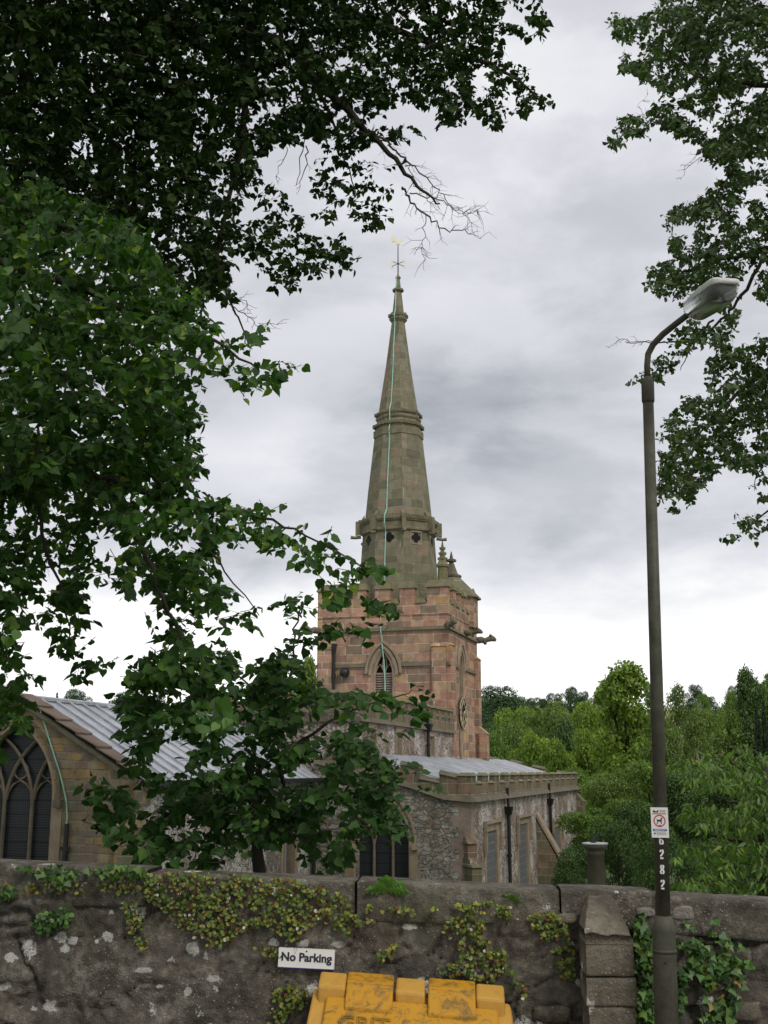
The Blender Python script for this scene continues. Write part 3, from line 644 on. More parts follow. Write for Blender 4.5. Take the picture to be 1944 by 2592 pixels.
for k in (4,5,6,7):       # black discs painting the shade of quatrefoil openings under the band
    f=.5; p=onoct(1.83,k,f,11.0); p0=onoct(1.83,k,.3,11.0); dv=nz(p-p0); nn=np.array([dv[1],-dv[0],0]); 
    if (p[:2]-np.array([sx,sy]))@nn[:2]<0: nn=-nn
    b=MB()
    for q in ((.13,0),(-.13,0),(0,.13),(0,-.13)):
        c_=p+dv*q[0]+np.array([0,0,q[1]])-nn*.06; b.add([c_+(dv*math.cos(a)+np.array([0,0,1])*math.sin(a))*.125+nn*.075 for a in np.linspace(0,2*math.pi,12,False)],[tuple(range(12))]); p=p+nn*.0015
    qf=P(b,'quatrefoil_shade_disc','opening_shade',spire)
    if k!=6: continue
    b=MB()
    for sg in ((-.3,-.3,.3,-.3),(.3,-.3,.3,.3),(.3,.3,-.3,.3),(-.3,.3,-.3,-.3)):
        b.tube([p+dv*sg[0]+np.array([0,0,sg[1]]),p+dv*sg[2]+np.array([0,0,sg[3]])],.045,4)
    P(b,'quatrefoil_frame','trim',spire)
# lightning conductor down the east facet
b=MB(); zs=np.linspace(25.2,8.3,46); pts=[]
for z in zs:
    r_=np.interp(z,[p[1] for p in prof],[p[0] for p in prof]); e=0
    for zz,rr in ((11.75,2.06),(12.0,2.06),(16.6,1.36),(17.45,1.23),(22.9,.52)):
        if abs(z-zz)<.24: r_=max(r_,rr)
    pts.append((sx-.05-.16*(25.2-z)/17+.006*math.sin(z*1.7),sy-r_*math.cos(math.pi/8)-.03,z))
b.tube(pts,.032,4); lc=P(b,'lightning_conductor','copper')
b=MB(); b.tube([(-3.18,-.14,6.6),(-3.14,-.15,6.2),(-3.12,-.05,5.9),(-3.08,-.12,5.5),(-3.03,-.02,4.9),(-2.98,0,3.9),(-3.0,-.02,2.6)],.03,4); P(b,'lightning_conductor','copper')
# weathercock
b=MB(); b.tube([(sx,sy,25.3),(sx,sy,27.1)],[.035,.022],6)
for k in range(4):
    an=k*math.pi/2+R(45)+AZ; b.tube([(sx,sy,26.0),(sx+.42*math.cos(an),sy+.42*math.sin(an),26.0)],.016,4)
vane=P(b,'weathervane','iron')
ck=MB()
def flat(pts,th,org,ax):
    """thin shaped plate of gilded metal"""
    ax=np.array(ax); nn=np.array([-ax[1],ax[0],0]); f=[np.array(org)+ax*p[0]+np.array([0,0,p[1]])-nn*th/2 for p in pts]
    ck.prism(f,nn*th)
ax=np.array([math.cos(AZ*1.0),math.sin(AZ*1.0),0])
flat([(u*.85,v*.85) for u,v in [(-.10,.10),(.02,.02),(.14,.06),(.22,.16),(.26,.30),(.30,.42),(.26,.50),(.22,.44),(.17,.34),(.10,.24),(.02,.24),(-.06,.30),(-.10,.42),(-.16,.56),(-.28,.62),(-.40,.56),(-.44,.44),(-.42,.30),(-.34,.22),(-.24,.26),(-.16,.22)]],.05,(sx,sy,27.05),ax)
P(ck,'weathercock','gold',vane)
ck=MB()
for k in range(4):
    an=k*math.pi/2+R(45)+AZ; q=(sx+.47*math.cos(an),sy+.47*math.sin(an),26.0); flat([(-.05,-.1),(-.01,-.1),(-.01,.02),(.04,-.1),(.07,-.1),(.07,.1),(.03,.1),(.03,0),(-.01,.1),(-.05,.1)],.03,q,ax)
P(ck,'compass_letters','gold',vane)
# --- clerestory and nave
YE=-13.95   # east wall of the aisle
cl=MB(); cops=[opening(a,.34,.35,1.35,1.35) for a in (-8.9,-3.9)]+[opening(-12.3,.34,.35,1.35,1.35)]
wall(cl,mS(.15),YE+.3,-.05,TB,1.9,cops,.10)
cl.add([(-W,YE+.3,TB),(.15,YE+.3,TB),(.15,YE+.3,1.9),(-W,YE+.3,1.9)],[(0,1,2,3)])
nave=P(cl,'nave','wash')
b=MB(); b.box(-W,.1,YE+.3,-.1,1.8,1.95); P(b,'nave_roof','lead')
pp=MB(); pc=MB(); pp.box(-.22,.18,YE+.3,.25,1.72,2.22); y=YE+.35
pp.box(-W,-.22,YE+.3,YE+.66,1.72,2.22)
while y<.1:
    pp.box(-.218,.178,y,y+.52,2.22,2.55); coping(pc,-.22,.18,y,y+.52,2.55,.06,.12); coping(pc,-.22,.18,y+.62,y+.90,2.22,.05,.10); y+=1.0
x=-.9
while x>-W:
    pp.box(x,x+.5,YE+.303,YE+.657,2.22,2.55); coping(pc,x,x+.5,YE+.3,YE+.66,2.55,.06,.12); x-=1.0
q=P(pp,'parapet','parapet'); P(pc,'coping','mossy',q)
b=MB(); b.hexa([(.1,YE+.2,1.60),(.30,YE+.2,1.60),(.30,.3,1.60),(.1,.3,1.60)],[(.1,YE+.2,1.76),(.19,YE+.2,1.76),(.19,.3,1.76),(.1,.3,1.76)]); b.box(-W,.1,YE+.2,YE+.3,1.6,1.74); P(b,'string_course','trimdark',q)
for a in (-12.3,-8.9,-3.9):
    b=MB(); b.box(.07,.12,a-.34,a+.34,.35,.42); 
    for yy in (a-.33,a,a+.33): b.box(.06,.14,yy-.04,yy+.04,.35,1.35)
    wf=P(b,'clerestory_window','trim'); g=MB(); g.add([(.08,a-.34,.35),(.08,a+.34,.35),(.08,a+.34,1.35),(.08,a-.34,1.35)],[(0,1,2,3)]); P(g,'window_glass','glass',wf)
    b=MB(); b.box(.155,.2,a-.5,a-.36,.3,1.55); b.box(.155,.2,a+.36,a+.5,.3,1.55); b.box(.155,.21,a-.5,a+.5,1.37,1.6); P(b,'window_surround','trim',wf)
def downpipe(p0,p1,r=.065,hop=True,face=(1,0)):
    b=MB(); b.tube([p0,p1],r,8)
    if hop:
        x,y,z=p1; b.hexa([(x-.1,y-.1,z-.02),(x+.1,y-.1,z-.02),(x+.1,y+.1,z-.02),(x-.1,y+.1,z-.02)],[(x-.16,y-.2,z+.28),(x+.16,y-.2,z+.28),(x+.16,y+.2,z+.28),(x-.16,y+.2,z+.28)])
        b.tube([(x,y,z+.28),(x-.02*face[0],y,z+.95)],.05,6)
    z=p0[2]+.5
    while z<p1[2]-.2: b.tube([(p0[0],p0[1],z),(p0[0],p0[1],z+.09)],r*1.35,8); z+=1.35
    return P(b,'downpipe','iron')
downpipe((.30,-4.96,.45),(.30,-4.96,1.55),.07)
b=MB(); b.tube([(.5,.15,.5),(.48,.1,1.7)],.075,8); P(b,'downpipe','trim')
# --- aisle
AX=3.96; YW=12.85
def rake(x): return np.interp(x,[-1.3,0,2.0,3.1,AX],[.28,.0,-.50,-.86,-.93])
ea=opening(1.0,.96,-4.2,-2.25,-.72,10)
ai=MB(); wall(ai,mE(YE),-1.3,AX,TB,lambda a:float(rake(a)),[ea],.4,brk=(0,2.0,3.1))
ai.add([(-1.3,YW,TB),(AX,YW,TB),(AX,YW,-.5),(-1.3,YW,.5)],[(3,2,1,0)])
aisle=P(ai,'aisle','rubble')
wins=[(-10.75,.95),(-4.45,.95),(4.9,.95)]
tops=[]
for (px,py) in ((1244,2103),(1324,2079),(1410,2092)): tops.append(onX(px,py,AX)[2])
so_=MB(); ops=[]
wp=[]
for i,(pl,pr,pt) in enumerate(((1229,1258,2103),(1311,1336,2085),(1400,1418,2093))):
    a=onX(pl,2100,AX)[1]; b_=onX(pr,2100,AX)[1]; z=onX((pl+pr)/2,pt,AX)[2]; wp.append((a,b_,z)); ops.append(dict(a=[a,b_],t=[z,z],sill=-4.6))
wall(so_,mS(AX),YE,YW,TB,-.93,ops,.16); P(so_,'aisle_wall','wash',aisle)
# quoins
b=MB(); z=TB; i=0
while z<-1.0:
    h=.34; l=.62 if i%2 else .4; k=.4 if i%2 else .62
    b.box(AX-l,AX+.006,YE-.006,YE+k,z+.004,min(z+h,-.95)); z+=h; i+=1
P(b,'quoin','quoin',aisle)
for (a,b_,z) in wp:
    f=MB(); f.box(AX-.1,AX+.02,a-.24,a-.002,-4.75,z+.0); f.box(AX-.14,AX+.03,b_-.16,b_+.24,-4.75,z); f.box(AX-.1,AX+.025,a-.24,b_+.24,z+.002,z+.26)
    f.box(AX-.1,AX+.08,a-.3,b_+.3,-4.76,-4.6)
    fr=P(f,'aisle_window','trim'); h=MB(); h.box(AX+.02,AX+.13,a-.36,b_+.36,z+.26,z+.36); h.box(AX+.02,AX+.12,a-.36,a-.25,z-.7,z+.26); h.box(AX+.02,AX+.12,b_+.25,b_+.36,z-.7,z+.26); P(h,'hood_mould','trim',fr)
    g=MB(); g.add([(AX-.05,a,-4.6),(AX-.05,b_-.16,-4.6),(AX-.05,b_-.16,z),(AX-.05,a,z)],[(0,1,2,3)]); P(g,'window_glass','guard',fr)
# parapets
pp=MB(); pc=MB(); zt=-.42
pp.box(AX-.4,AX+.03,YE-.03,YW,-.80,zt); y=YE; i=0
while y<YW-.4:
    mw=.75 if y==YE else .95; w0_=.397 if y==YE else .16; pp.box(AX-w0_,AX+.027,y,y+mw,zt,-.17); coping(pc,AX-w0_-.003,AX+.03,y,y+mw,-.17,.05,.10); coping(pc,AX-.25,AX+.03,y+mw+.08,y+mw+.97,zt,.05,.08); y+=mw+1.05
q=P(pp,'parapet','parapet',aisle); P(pc,'coping','mossy',aisle)
b=MB(); b.hexa([(AX-.1,YE-.16,-.98),(AX+.2,YE-.16,-.98),(AX+.2,YW+.1,-.98),(AX-.1,YW+.1,-.98)],[(AX-.1,YE-.05,-.80),(AX+.05,YE-.05,-.80),(AX+.05,YW+.1,-.80),(AX-.1,YW+.1,-.80)]); P(b,'string_course','trimdark',aisle)
def rakewall(yy,sg,xa=-.9):
    b=MB(); ce=MB(); st=MB()
    xs=[(-.9,.0,.72,.70),(0.0,.72,.50,.5),(.72,1.32,.27,.27),(1.32,2.03,.10,.1),(2.03,2.55,-.1,-.1),(2.55,3.07,-.14,-.14),(3.07,3.56,-.42,-.42)]
    steps=[(-.9,-.2,.62),(-.2,.45,.25),(.45,1.05,.42),(1.05,1.65,.02),(1.65,2.3,.14),(2.3,2.95,-.32),(2.95,AX-.4,-.16)]
    for i,(a,b_,z) in enumerate(steps):
        zb=min(rake(a),rake(b_))+.0; b.hexa([(a,yy,rake(a)+.1),(b_,yy,rake(b_)+.1),(b_,yy+.42,rake(b_)+.1),(a,yy+.42,rake(a)+.1)],[(a,yy,z+.05),(b_,yy,z-.08),(b_,yy+.42,z-.08),(a,yy+.42,z+.05)])
        ce.hexa([(a-.02,yy-.06,z+.052),(b_+.02,yy-.06,z-.078),(b_+.02,yy+.48,z-.078),(a-.02,yy+.48,z+.052)],[(a,yy+.08,z+.17),(b_,yy+.08,z+.04),(b_,yy+.34,z+.04),(a,yy+.34,z+.17)])
    xs_=[-1.3,0,2.0,3.1,AX]
    for i in range(4):
        a,c=xs_[i],xs_[i+1]; st.hexa([(a,yy-.14,rake(a)-.05),(c,yy-.14,rake(c)-.05),(c,yy+.1,rake(c)-.05),(a,yy+.1,rake(a)-.05)],[(a,yy-.02,rake(a)+.12),(c,yy-.02,rake(c)+.12),(c,yy+.1,rake(c)+.12),(a,yy+.1,rake(a)+.12)])
    if sg: b.box(AX-.4,AX+.027,yy-.028,yy+.4,-.8,-.43)
    P(b,'raking_parapet','parapet',aisle); P(ce,'coping','trimdark',aisle); P(st,'string_course','trimdark',aisle)
rakewall(YE,1); rakewall(YW-.4,0)
# lead lean-to roof with standing rolls
b=MB(); b.add([(.15,YE+.4,.50),(AX-.4,YE+.4,-.50),(AX-.4,YW-.4,-.50),(.15,YW-.4,.50)],[(0,1,2,3)]); lr=P(b,'aisle_roof','lead')
b=MB(); y=YE+.7
while y<YW-.5: b.tube([(.15,y,.53),(AX-.4,y,-.47)],.05,5); y+=.62
P(b,'lead_roll','lead',lr)
# aisle east window tracery + glass
def bigwindow(y0,c,w_,sill,spring,apex,mull,rec,name,hoodr):
    b=MB(); ol=[(c-w_,sill)]+arc_pts(c,w_,spring,apex,12)+[(c+w_,sill)]
    mp=mE(y0); b.tube([mp(a,z,.05) for a,z in ol],.06,6); b.tube([mp(a,z,rec*.6) for a,z in ol],.05,6)
    fr=P(b,name,'trim'); tr_=MB(); h=apex-spring; r=(w_*w_+h*h)/(2*w_)
    def inside(a,z):
        if z<=spring: return abs(a-c)<w_
        return math.hypot(abs(a-c)+r-w_,z-spring)<r-.03
    for mx_ in mull:
        tr_.tube([mp(mx_,sill,rec),mp(mx_,spring-.25,rec)],.05,6)
        for e in (-1,1):
            pts=[]
            for i in range(30):
                z=spring-.25+i*.09; dz=z-(spring-.25); xx=mx_+e*(r-math.sqrt(max(r*r-dz*dz,0)))
                if not inside(xx,z): break
                pts.append(mp(xx,z,rec))
            if len(pts)>1: tr_.tube(pts,.042,5)
    for k in range(len(mull)+1):
        ed=[c-w_]+list(mull)+[c+w_]; cc_=(ed[k]+ed[k+1])/2; ww=(ed[k+1]-ed[k])/2
        q=arc_pts(cc_,ww*.9,spring-.05,spring+.4,5); tr_.tube([mp(a,z,rec+.03) for a,z in q],.028,5)
        tr_.tube([mp(cc_+ww*.5*math.cos(t_),spring+.62+ww*.5*math.sin(t_),rec+.03) for t_ in np.linspace(0,2*math.pi,13)],.022,5)
    P(tr_,'tracery','tracery',fr)
    g=MB(); g.add([mp(a,z,rec+.09) for a,z in ol],[tuple(range(len(ol)-1,-1,-1))]); P(g,'window_glass','glass',fr)
    hm=MB(); q=[(c-w_-hoodr,spring-.05)]+arc_pts(c,w_+hoodr,spring,apex+hoodr*1.2,12)+[(c+w_+hoodr,spring-.05)]; hm.tube([mp(a,z,-.01) for a,z in q],.05,5)
    hm.box(c+w_+hoodr-.08,c+w_+hoodr+.1,y0-.14,y0,spring-.22,spring-.04)
    P(hm,'hood_mould','trim' if name!='east_window' else 'trimdark',fr)
    for q0_,q1_ in ((c+w_+.02,c+w_+.26),(c-w_-.26,c-w_-.02)): js=MB(); js.box(q0_,q1_,y0-.02,y0+.05,sill,spring-.22); P(js,'window_jamb','trim',fr)
bigwindow(YE,1.0,.96,-4.2,-2.25,-.72,(.68,1.32),.28,'aisle_east_window',.16)
# corner buttress at the south east of the aisle (set diagonally)
b=MB(); dv=np.array([.7071,-.7071,0]); sv=np.array([.7071,.7071,0])
def dbut(mb,o_,z0,z1,w_,slope):
    c=np.array([AX-.25,YE+.25,0]); p=[c-sv*w_,c-sv*w_+dv*o_,c+sv*w_+dv*o_,c+sv*w_]
    mb.hexa([tuple(q+[0,0,z0]) for q in p],[tuple(q+[0,0,z1]) for q in p])
    p2=[c-sv*(w_+.04),c-sv*(w_+.04)+dv*(o_+.07),c+sv*(w_+.04)+dv*(o_+.07),c+sv*(w_+.04)]
    i_=slope; mb.hexa([tuple(q+[0,0,z1+.002]) for q in p2],[tuple(p2[0]+[0,0,z1+i_]),tuple(c-sv*w_+dv*(o_-i_*.8)+[0,0,z1+i_]),tuple(c+sv*w_+dv*(o_-i_*.8)+[0,0,z1+i_]),tuple(p2[3]+[0,0,z1+i_])])
dbut(b,.42,-5.5,-2.25,.17,.28); dbut(b,.66,-5.5,-2.95,.18,.28); P(b,'buttress','parapet')
# raking south buttress
q0=onX(1356,2056,AX); ya=q0[1]; q1=onY(1402,2150,ya); ox=q1[0]-AX
b=MB(); ow=min(max(ox,.8),2.6)
pts=[(AX,ya,-5.5),(AX+ow,ya,-5.5),(AX+ow,ya,q1[2]-.25),(AX,ya,q0[2]-.2)]; b.prism(pts,(0,.75,0)); bb=P(b,'buttress','parapet')
b=MB(); b.prism([(AX,ya-.05,q0[2]-.19),(AX+ow+.1,ya-.05,q1[2]-.3),(AX+ow+.1,ya-.05,q1[2]-.12),(AX,ya-.05,q0[2])],(0,.85,0)); P(b,'weathering','trim',bb)
b=MB(); b.box(AX-.05,AX+.35,YW-.6,YW+.5,-5.5,-1.6); b.hexa([(AX-.05,YW-.6,-1.6),(AX+.38,YW-.6,-1.6),(AX+.38,YW+.5,-1.6),(AX-.05,YW+.5,-1.6)],[(AX-.05,YW-.6,-1.2),(AX,YW-.6,-1.2),(AX,YW+.5,-1.2),(AX-.05,YW+.5,-1.2)]); P(b,'buttress','parapet')
for px,py in ((1287,2040),(1392,2020)):
    p=onX(px,py,AX+.12); downpipe((p[0],p[1],-4.9),(p[0],p[1],p[2]-.3),.07)
b=MB(); b.tube([onX(1293,2250,AX+.3),onX(1402,2243,AX+.3)],.03,6); P(b,'handrail','iron')
# --- chancel
XC=-1.2; YC=-26.34; XN=-7.7; XM=-4.43
def gable(x): return 1.72-abs(x-XM)*.585
ew=opening(XM,1.1,-2.9,-.63,1.15,12)
b=MB(); wall(b,mE(YC),XN,XC,TB,gable,[ew],.35,brk=(XM,)); chancel=P(b,'chancel','chancel')
b=MB(); cw=[opening(-16.45,.5,-3.2,-1.2,-1.2)]; wall(b,mS(XC),YC,YE+.3,TB,-.2,cw,.3); b.add([(XN,YC,TB),(XN,YE+.3,TB),(XN,YE+.3,-.2),(XN,YC,-.2)],[(3,2,1,0)]); P(b,'chancel_wall','washg',chancel)
b=MB(); z=TB; i=0
while z<-.35:
    l=.75 if i%2 else .42; b.box(XC-.3,XC+.013,YC-.0,YC+l,z+.008,min(z+.36,-.3)); z+=.36; i+=1
P(b,'quoin','chancel',chancel)
b=MB(); b.box(XC-.3,XC+.28,YC-.28,YC+.0,-5.5,-1.3); b.hexa([(XC-.33,YC-.3,-1.3),(XC+.3,YC-.3,-1.3),(XC+.3,YC,-1.3),(XC-.33,YC,-1.3)],[(XC-.3,YC-.02,-1.0),(XC+.02,YC-.02,-1.0),(XC+.02,YC,-1.0),(XC-.3,YC,-1.0)]) ; P(b,'buttress','chancel')
b=MB(); ridge=1.70
for e in (-1,1):
    xe=XM+e*(abs(XC-XM)+.18); b.add([(XM,YC+.32,ridge),(xe,YC+.32,ridge-.585*abs(xe-XM)),(xe,YE+.3,ridge-.585*abs(xe-XM)),(XM,YE+.3,ridge)],[(0,1,2,3) if e>0 else (3,2,1,0)])
cr_=P(b,'chancel_roof','lead'); b=MB(); y=YC+.9
while y<YE:
    for e in (-1,1): xe=XM+e*(abs(XC-XM)+.18); b.tube([(XM,y,ridge+.03),(xe,y,ridge+.03-.585*abs(xe-XM))],.045,5)
    y+=.64
b.tube([(XM,YC+.32,ridge+.04),(XM,YE+.3,ridge+.04)],.07,6); P(b,'lead_roll','lead',cr_)
# verge of overlapping brown slates
b=MB(); n=6
for e in (-1,1):
    for i in range(n):
        u0=i/n; u1=(i+1)/n; L=abs(XC-XM)+.1; xa=XM+e*L*u0; xb=XM+e*(L*u1+.06); za=1.80-.585*L*u0; zb=1.80-.585*(L*u1+.06)
        b.hexa([(xa,YC-.12,za+.0),(xb,YC-.12,zb+.05),(xb,YC+.55,zb+.05),(xa,YC+.55,za+.0)],[(xa,YC-.12,za+.03),(xb,YC-.12,zb+.085),(xb,YC+.55,zb+.085),(xa,YC+.55,za+.03)])
P(b,'verge_slate','tile',chancel)
b=MB()
for e in (-1,1): b.tube([(XM,YC-.03,1.66),(XM+e*3.3,YC-.03,1.66-.585*3.3)],.075,5)
P(b,'verge_moulding','trimdark',chancel)
b=MB(); b.box(XC-.05,XC+.32,YC+.3,YE,-.36,-.24); P(b,'gutter','iron',chancel)
bigwindow(YC,XM,1.1,-2.9,-.63,1.15,(XM-.38,XM+.38),.26,'east_window',.17)
b=MB(); f=MB(); a,b_=-16.95,-15.95
f.box(XC-.3,XC+.02,a-.2,a,-3.3,-1.2); f.box(XC-.3,XC+.02,b_,b_+.2,-3.3,-1.2); f.box(XC-.3,XC+.025,a-.2,b_+.2,-1.198,-1.0); f.box(XC-.22,XC-.12,-16.51,-16.39,-3.2,-1.2); fr=P(f,'chancel_window','trim')
g=MB(); g.add([(XC-.24,a,-3.2),(XC-.24,b_,-3.2),(XC-.24,b_,-1.2),(XC-.24,a,-1.2)],[(0,1,2,3)]); P(g,'window_glass','guard',fr)
downpipe((XC+.12,-14.55,-4.5),(XC+.12,-14.55,-1.6),.07)
pc_=[(100,1790),(112,1830),(130,1890),(148,1945),(160,1990),(168,2030),(170,2070),(168,2085)]
b=MB(); b.tube([onY(x,y,YC-.05) for x,y in pc_],.017,4); P(b,'lightning_conductor','copper')
p=onY(169,2085,YC-.08); b=MB(); b.tube([(p[0],p[1],-5.2),(p[0],p[1],p[2])],.055,8); b.box(p[0]-.14,p[0]+.1,p[1]-.02,p[1]+.03,p[2]-.6,p[2]-.52); P(b,'downpipe','iron')
b=MB(); b.box(XC-.35,XC-.28,YC-.03,YC+.0,-4.5,-.9); P(b,'downpipe','iron')
# ------------------------------------------------------------------ street wall line
PL=atD(0,1866,7.0); PR=atD(1659,1943,6.7)
WS=nz(np.array([PR[0]-PL[0],PR[1]-PL[1],0])); WN=np.array([WS[1],-WS[0],0])   # along, towards the street
W0=np.array([PL[0],PL[1],0]); WL=float((PR-PL)[:2]@WS[:2]); WTZ0=PL[2]; WSL=(PR[2]-PL[2])/WL
def wp_(s,n,z): return W0+WS*s+WN*n+np.array([0,0,z])
def onW(px,py,off=0):                      # source px -> (s,z) on wall plane pushed out by off
    r=ray(px,py); o=np.array([0,0,EZ]); t_=((W0+WN*off-o)@WN)/(r@WN); w_=o+r*np.asarray(t_)[...,None]; return (w_-W0)@WS,w_[...,2]
def wtop(s): return WTZ0+WSL*np.asarray(s)
def onWD(x,y,off=0): return onW(np.asarray(x)*K,np.asarray(y)*K,off)
# ground: one sheet laid out along the wall; profile by distance behind it
gd=[-40,-8.0,-.05,.25,2,12,30,60,95,140,180,230,320,420,520,700,1200,2600]
gz=[0,0,0,-1.72,-1.8,-2.6,-5.4,-5.8,-11,-13,-8,2,13,22.5,27.5,26,18,10]
gz=[g if i<3 else g+EZ for i,g in enumerate(gz)]
def ground_z(x,y):
    p=np.array([x,y,0])-W0; d_=-(p@WN); z=float(np.interp(d_,gd,gz))
    return z
ss=np.concatenate([np.linspace(-1500,-60,25),np.linspace(-50,60,45),np.linspace(70,1600,27)]); dd=np.array(sorted(set(gd+[5,8,20,45,75,110,160,205,270,370,470,610,900])))
S_,D_=np.meshgrid(ss,dd,indexing='ij'); Z_=np.interp(D_,gd,gz); bumpz=(fbm(np.stack([S_*.012,D_*.012,S_*0],-1),3)-.5)*np.clip((D_-150)/200,0,1)*14; Z_=Z_+bumpz
V=W0+S_[...,None]*WS-D_[...,None]*WN; V[...,2]=Z_; ns,nd=S_.shape
idx=np.arange(ns*nd).reshape(ns,nd); q=np.stack([idx[:-1,:-1],idx[1:,:-1],idx[1:,1:],idx[:-1,1:]],-1).reshape(-1,4)
def groundmat():
    m_,t,p,o=newmat('grass_and_fields'); tc=t.node('ShaderNodeNewGeometry'); ob=tc.outputs['Position']
    n=t.noise(ob,.6,6,.65); f=t.noise(ob,9,4,.6); c=t.mix(t.sm(n,.35,.65),(.045,.085,.022,1),(.085,.13,.035,1)); c=t.mix(t.m('MULTIPLY',f,.5),c,(.03,.055,.018,1))
    s_=t.xyz(ob); far=t.sm(s_[1],260,340); cell=t.xyz(t.vor(t.mapp(ob,(.012,.006,.0)),1,'F1','Color'))[0]
    fc=t.ramp(cell,[(0,(.30,.26,.12)),(.3,(.12,.17,.06)),(.55,(.26,.23,.12)),(.75,(.10,.14,.05))],'CONSTANT'); c=t.mix(far,c,fc)
    t.put(p.inputs['Base Color'],c); p.inputs['Roughness'].default_value=.95; bump(t,p,f,.4,.05); return m_
gnd=rawmesh('ground',V.reshape(-1,3),q.ravel(),np.full(len(q),4),groundmat(),uv=np.zeros((len(q)*4,2)),smooth=True); tag(gnd,kind='structure')
def asphalt(name,c):
    m_,t,p,o=newmat(name); tc=t.node('ShaderNodeNewGeometry'); ob=tc.outputs['Position']; f=t.noise(ob,60,3,.7); n=t.noise(ob,.8,5,.6)
    t.put(p.inputs['Base Color'],t.ramp(t.m('ADD',t.m('MULTIPLY',f,.5),t.m('MULTIPLY',n,.5)),[(.3,[x*.7 for x in c]),(.7,[x*1.3 for x in c])])); p.inputs['Roughness'].default_value=.9; bump(t,p,f,.5,.005); return m_
def strip(name,d0,d1,z,mat,z0=None):
    b=MB(); A=[wp_(-40,-d0,0),wp_(50,-d0,0),wp_(50,-d1,0),wp_(-40,-d1,0)]
    b.hexa([tuple(a[:2])+(-.06,) for a in A],[tuple(a[:2])+(z,) for a in A]); o=b.build(name,mat); tag(o,kind='structure')
strip('road',-7.6,-1.95,.004,asphalt('road_asphalt',(.05,.05,.052))); strip('kerb',-1.95,-1.82,.125,M['trimdark']); strip('pavement',-1.82,-.05,.12,asphalt('pavement_asphalt',(.09,.088,.085)))
# ------------------------------------------------------------------ the wall itself: displaced rubble with worn mortar
sx0,sx1=-3.6,WL+3.6; hs=.0145
sv_=np.arange(sx0,sx1,hs); nv_=78
zz=np.linspace(0,1,nv_); Sg,Tg=np.meshgrid(sv_,zz,indexing='ij'); top=wtop(Sg); Zg=-.05+(top-.18+.05)*Tg
q2=np.stack([Sg*3.3,Zg*5.2],-1); q2=q2+np.stack([fbm(np.stack([Sg*5,Zg*5,Sg*0+5],-1),4)-.5,fbm(np.stack([Sg*5,Zg*5,Sg*0+25],-1),4)-.5],-1)*1.3
cellp={}
def voro(q):
    i=np.floor(q).astype(int); d1=np.full(q.shape[:-1],9.);d2=d1.copy(); cid=np.zeros(q.shape[:-1])
    for dx in (-1,0,1):
        for dy in (-1,0,1):
            c=i+np.array([dx,dy]); h1=_T[c[...,0]%64,c[...,1]%64,3]; h2=_T[c[...,0]%64,c[...,1]%64,9]; h3=_T[c[...,0]%64,c[...,1]%64,21]
            d_=np.hypot(c[...,0]+.15+.7*h1-q[...,0],c[...,1]+.15+.7*h2-q[...,1]); n_=d_<d1
            d2=np.where(n_,d1,np.minimum(d2,d_)); cid=np.where(n_,h3,cid); d1=np.where(n_,d_,d1)
    return d1,d2-d1,cid
d1_,ed_,cid_=voro(q2)
stone=np.clip(ed_*5,0,1)**.5
rend=np.clip((fbm(np.stack([Sg*1.5,Zg*2.2,Sg*0+2],-1),4)-.46)*9,0,1)     # 1 where the old render survives
px_=Sg/WL; rend=rend*np.clip(1.05-.75*px_,0.1,1)
fine=fbm(np.stack([Sg*14,Zg*14,Sg*0+9],-1),4)-.5; med=fbm(np.stack([Sg*3.5,Zg*3.5,Sg*0+4],-1),4)-.5
crack=np.clip(1-np.abs(fbm(np.stack([Sg*1.9,Zg*5.5,Sg*0+31],-1),4)-.5)*34,0,1)*np.clip((fbm(np.stack([Sg*1.2,Zg*1.6,Sg*0+77],-1),2)-.42)*9,0,1)
ledge=np.floor((Zg*5.2+fbm(np.stack([Sg*1.1,Zg*.6,Sg*0+61],-1),3)*2.2))*.37%1
relief=(1-rend)*(np.minimum(stone,.7)*.055+cid_*.035-.030)+rend*.022+med*.040+fine*.060+(fbm(np.stack([Sg*30,Zg*34,Sg*0+19],-1),2)-.5)*.016-crack*.05+(ledge-.5)*.014
lich=np.zeros_like(Sg)
for cx_,cy_2,rx_,ry_ in ((780,335,48,52),(345,490,40,32),(610,485,36,30),(375,555,30,24),(820,670,50,20),(1085,555,38,44),(285,870,42,34),(1055,795,26,28),(20,775,30,22),(50,755,18,20),(195,890,22,18),(690,305,20,30),(625,350,15,15),(1530,520,34,24),(1700,525,40,24),(548,512,14,14),(420,510,30,26),(1900,530,40,20),(2600,640,60,24),(2300,430,50,22),(3300,870,30,44),(1200,720,40,18),(900,760,22,12),(480,140,12,8),(1650,180,22,14),(70,600,40,26)):
    s_c,z_c=onW(cx_/2.212,2150+cy_2/2.212); s_e,_q=onW((cx_+rx_)/2.212,2150+cy_2/2.212); _q,z_e=onW(cx_/2.212,2150+(cy_2-ry_)/2.212)
    lich=np.maximum(lich,1-np.hypot((Sg-float(s_c))/abs(float(s_e-s_c)),(Zg-float(z_c))/abs(float(z_e-z_c)))*.62)
Vw=W0+Sg[...,None]*WS+(relief)[...,None]*WN; Vw[...,2]=Zg; ns,nd=Sg.shape; idx=np.arange(ns*nd).reshape(ns,nd)
qf=np.stack([idx[:-1,:-1],idx[1:,:-1],idx[1:,1:],idx[:-1,1:]],-1).reshape(-1,4)
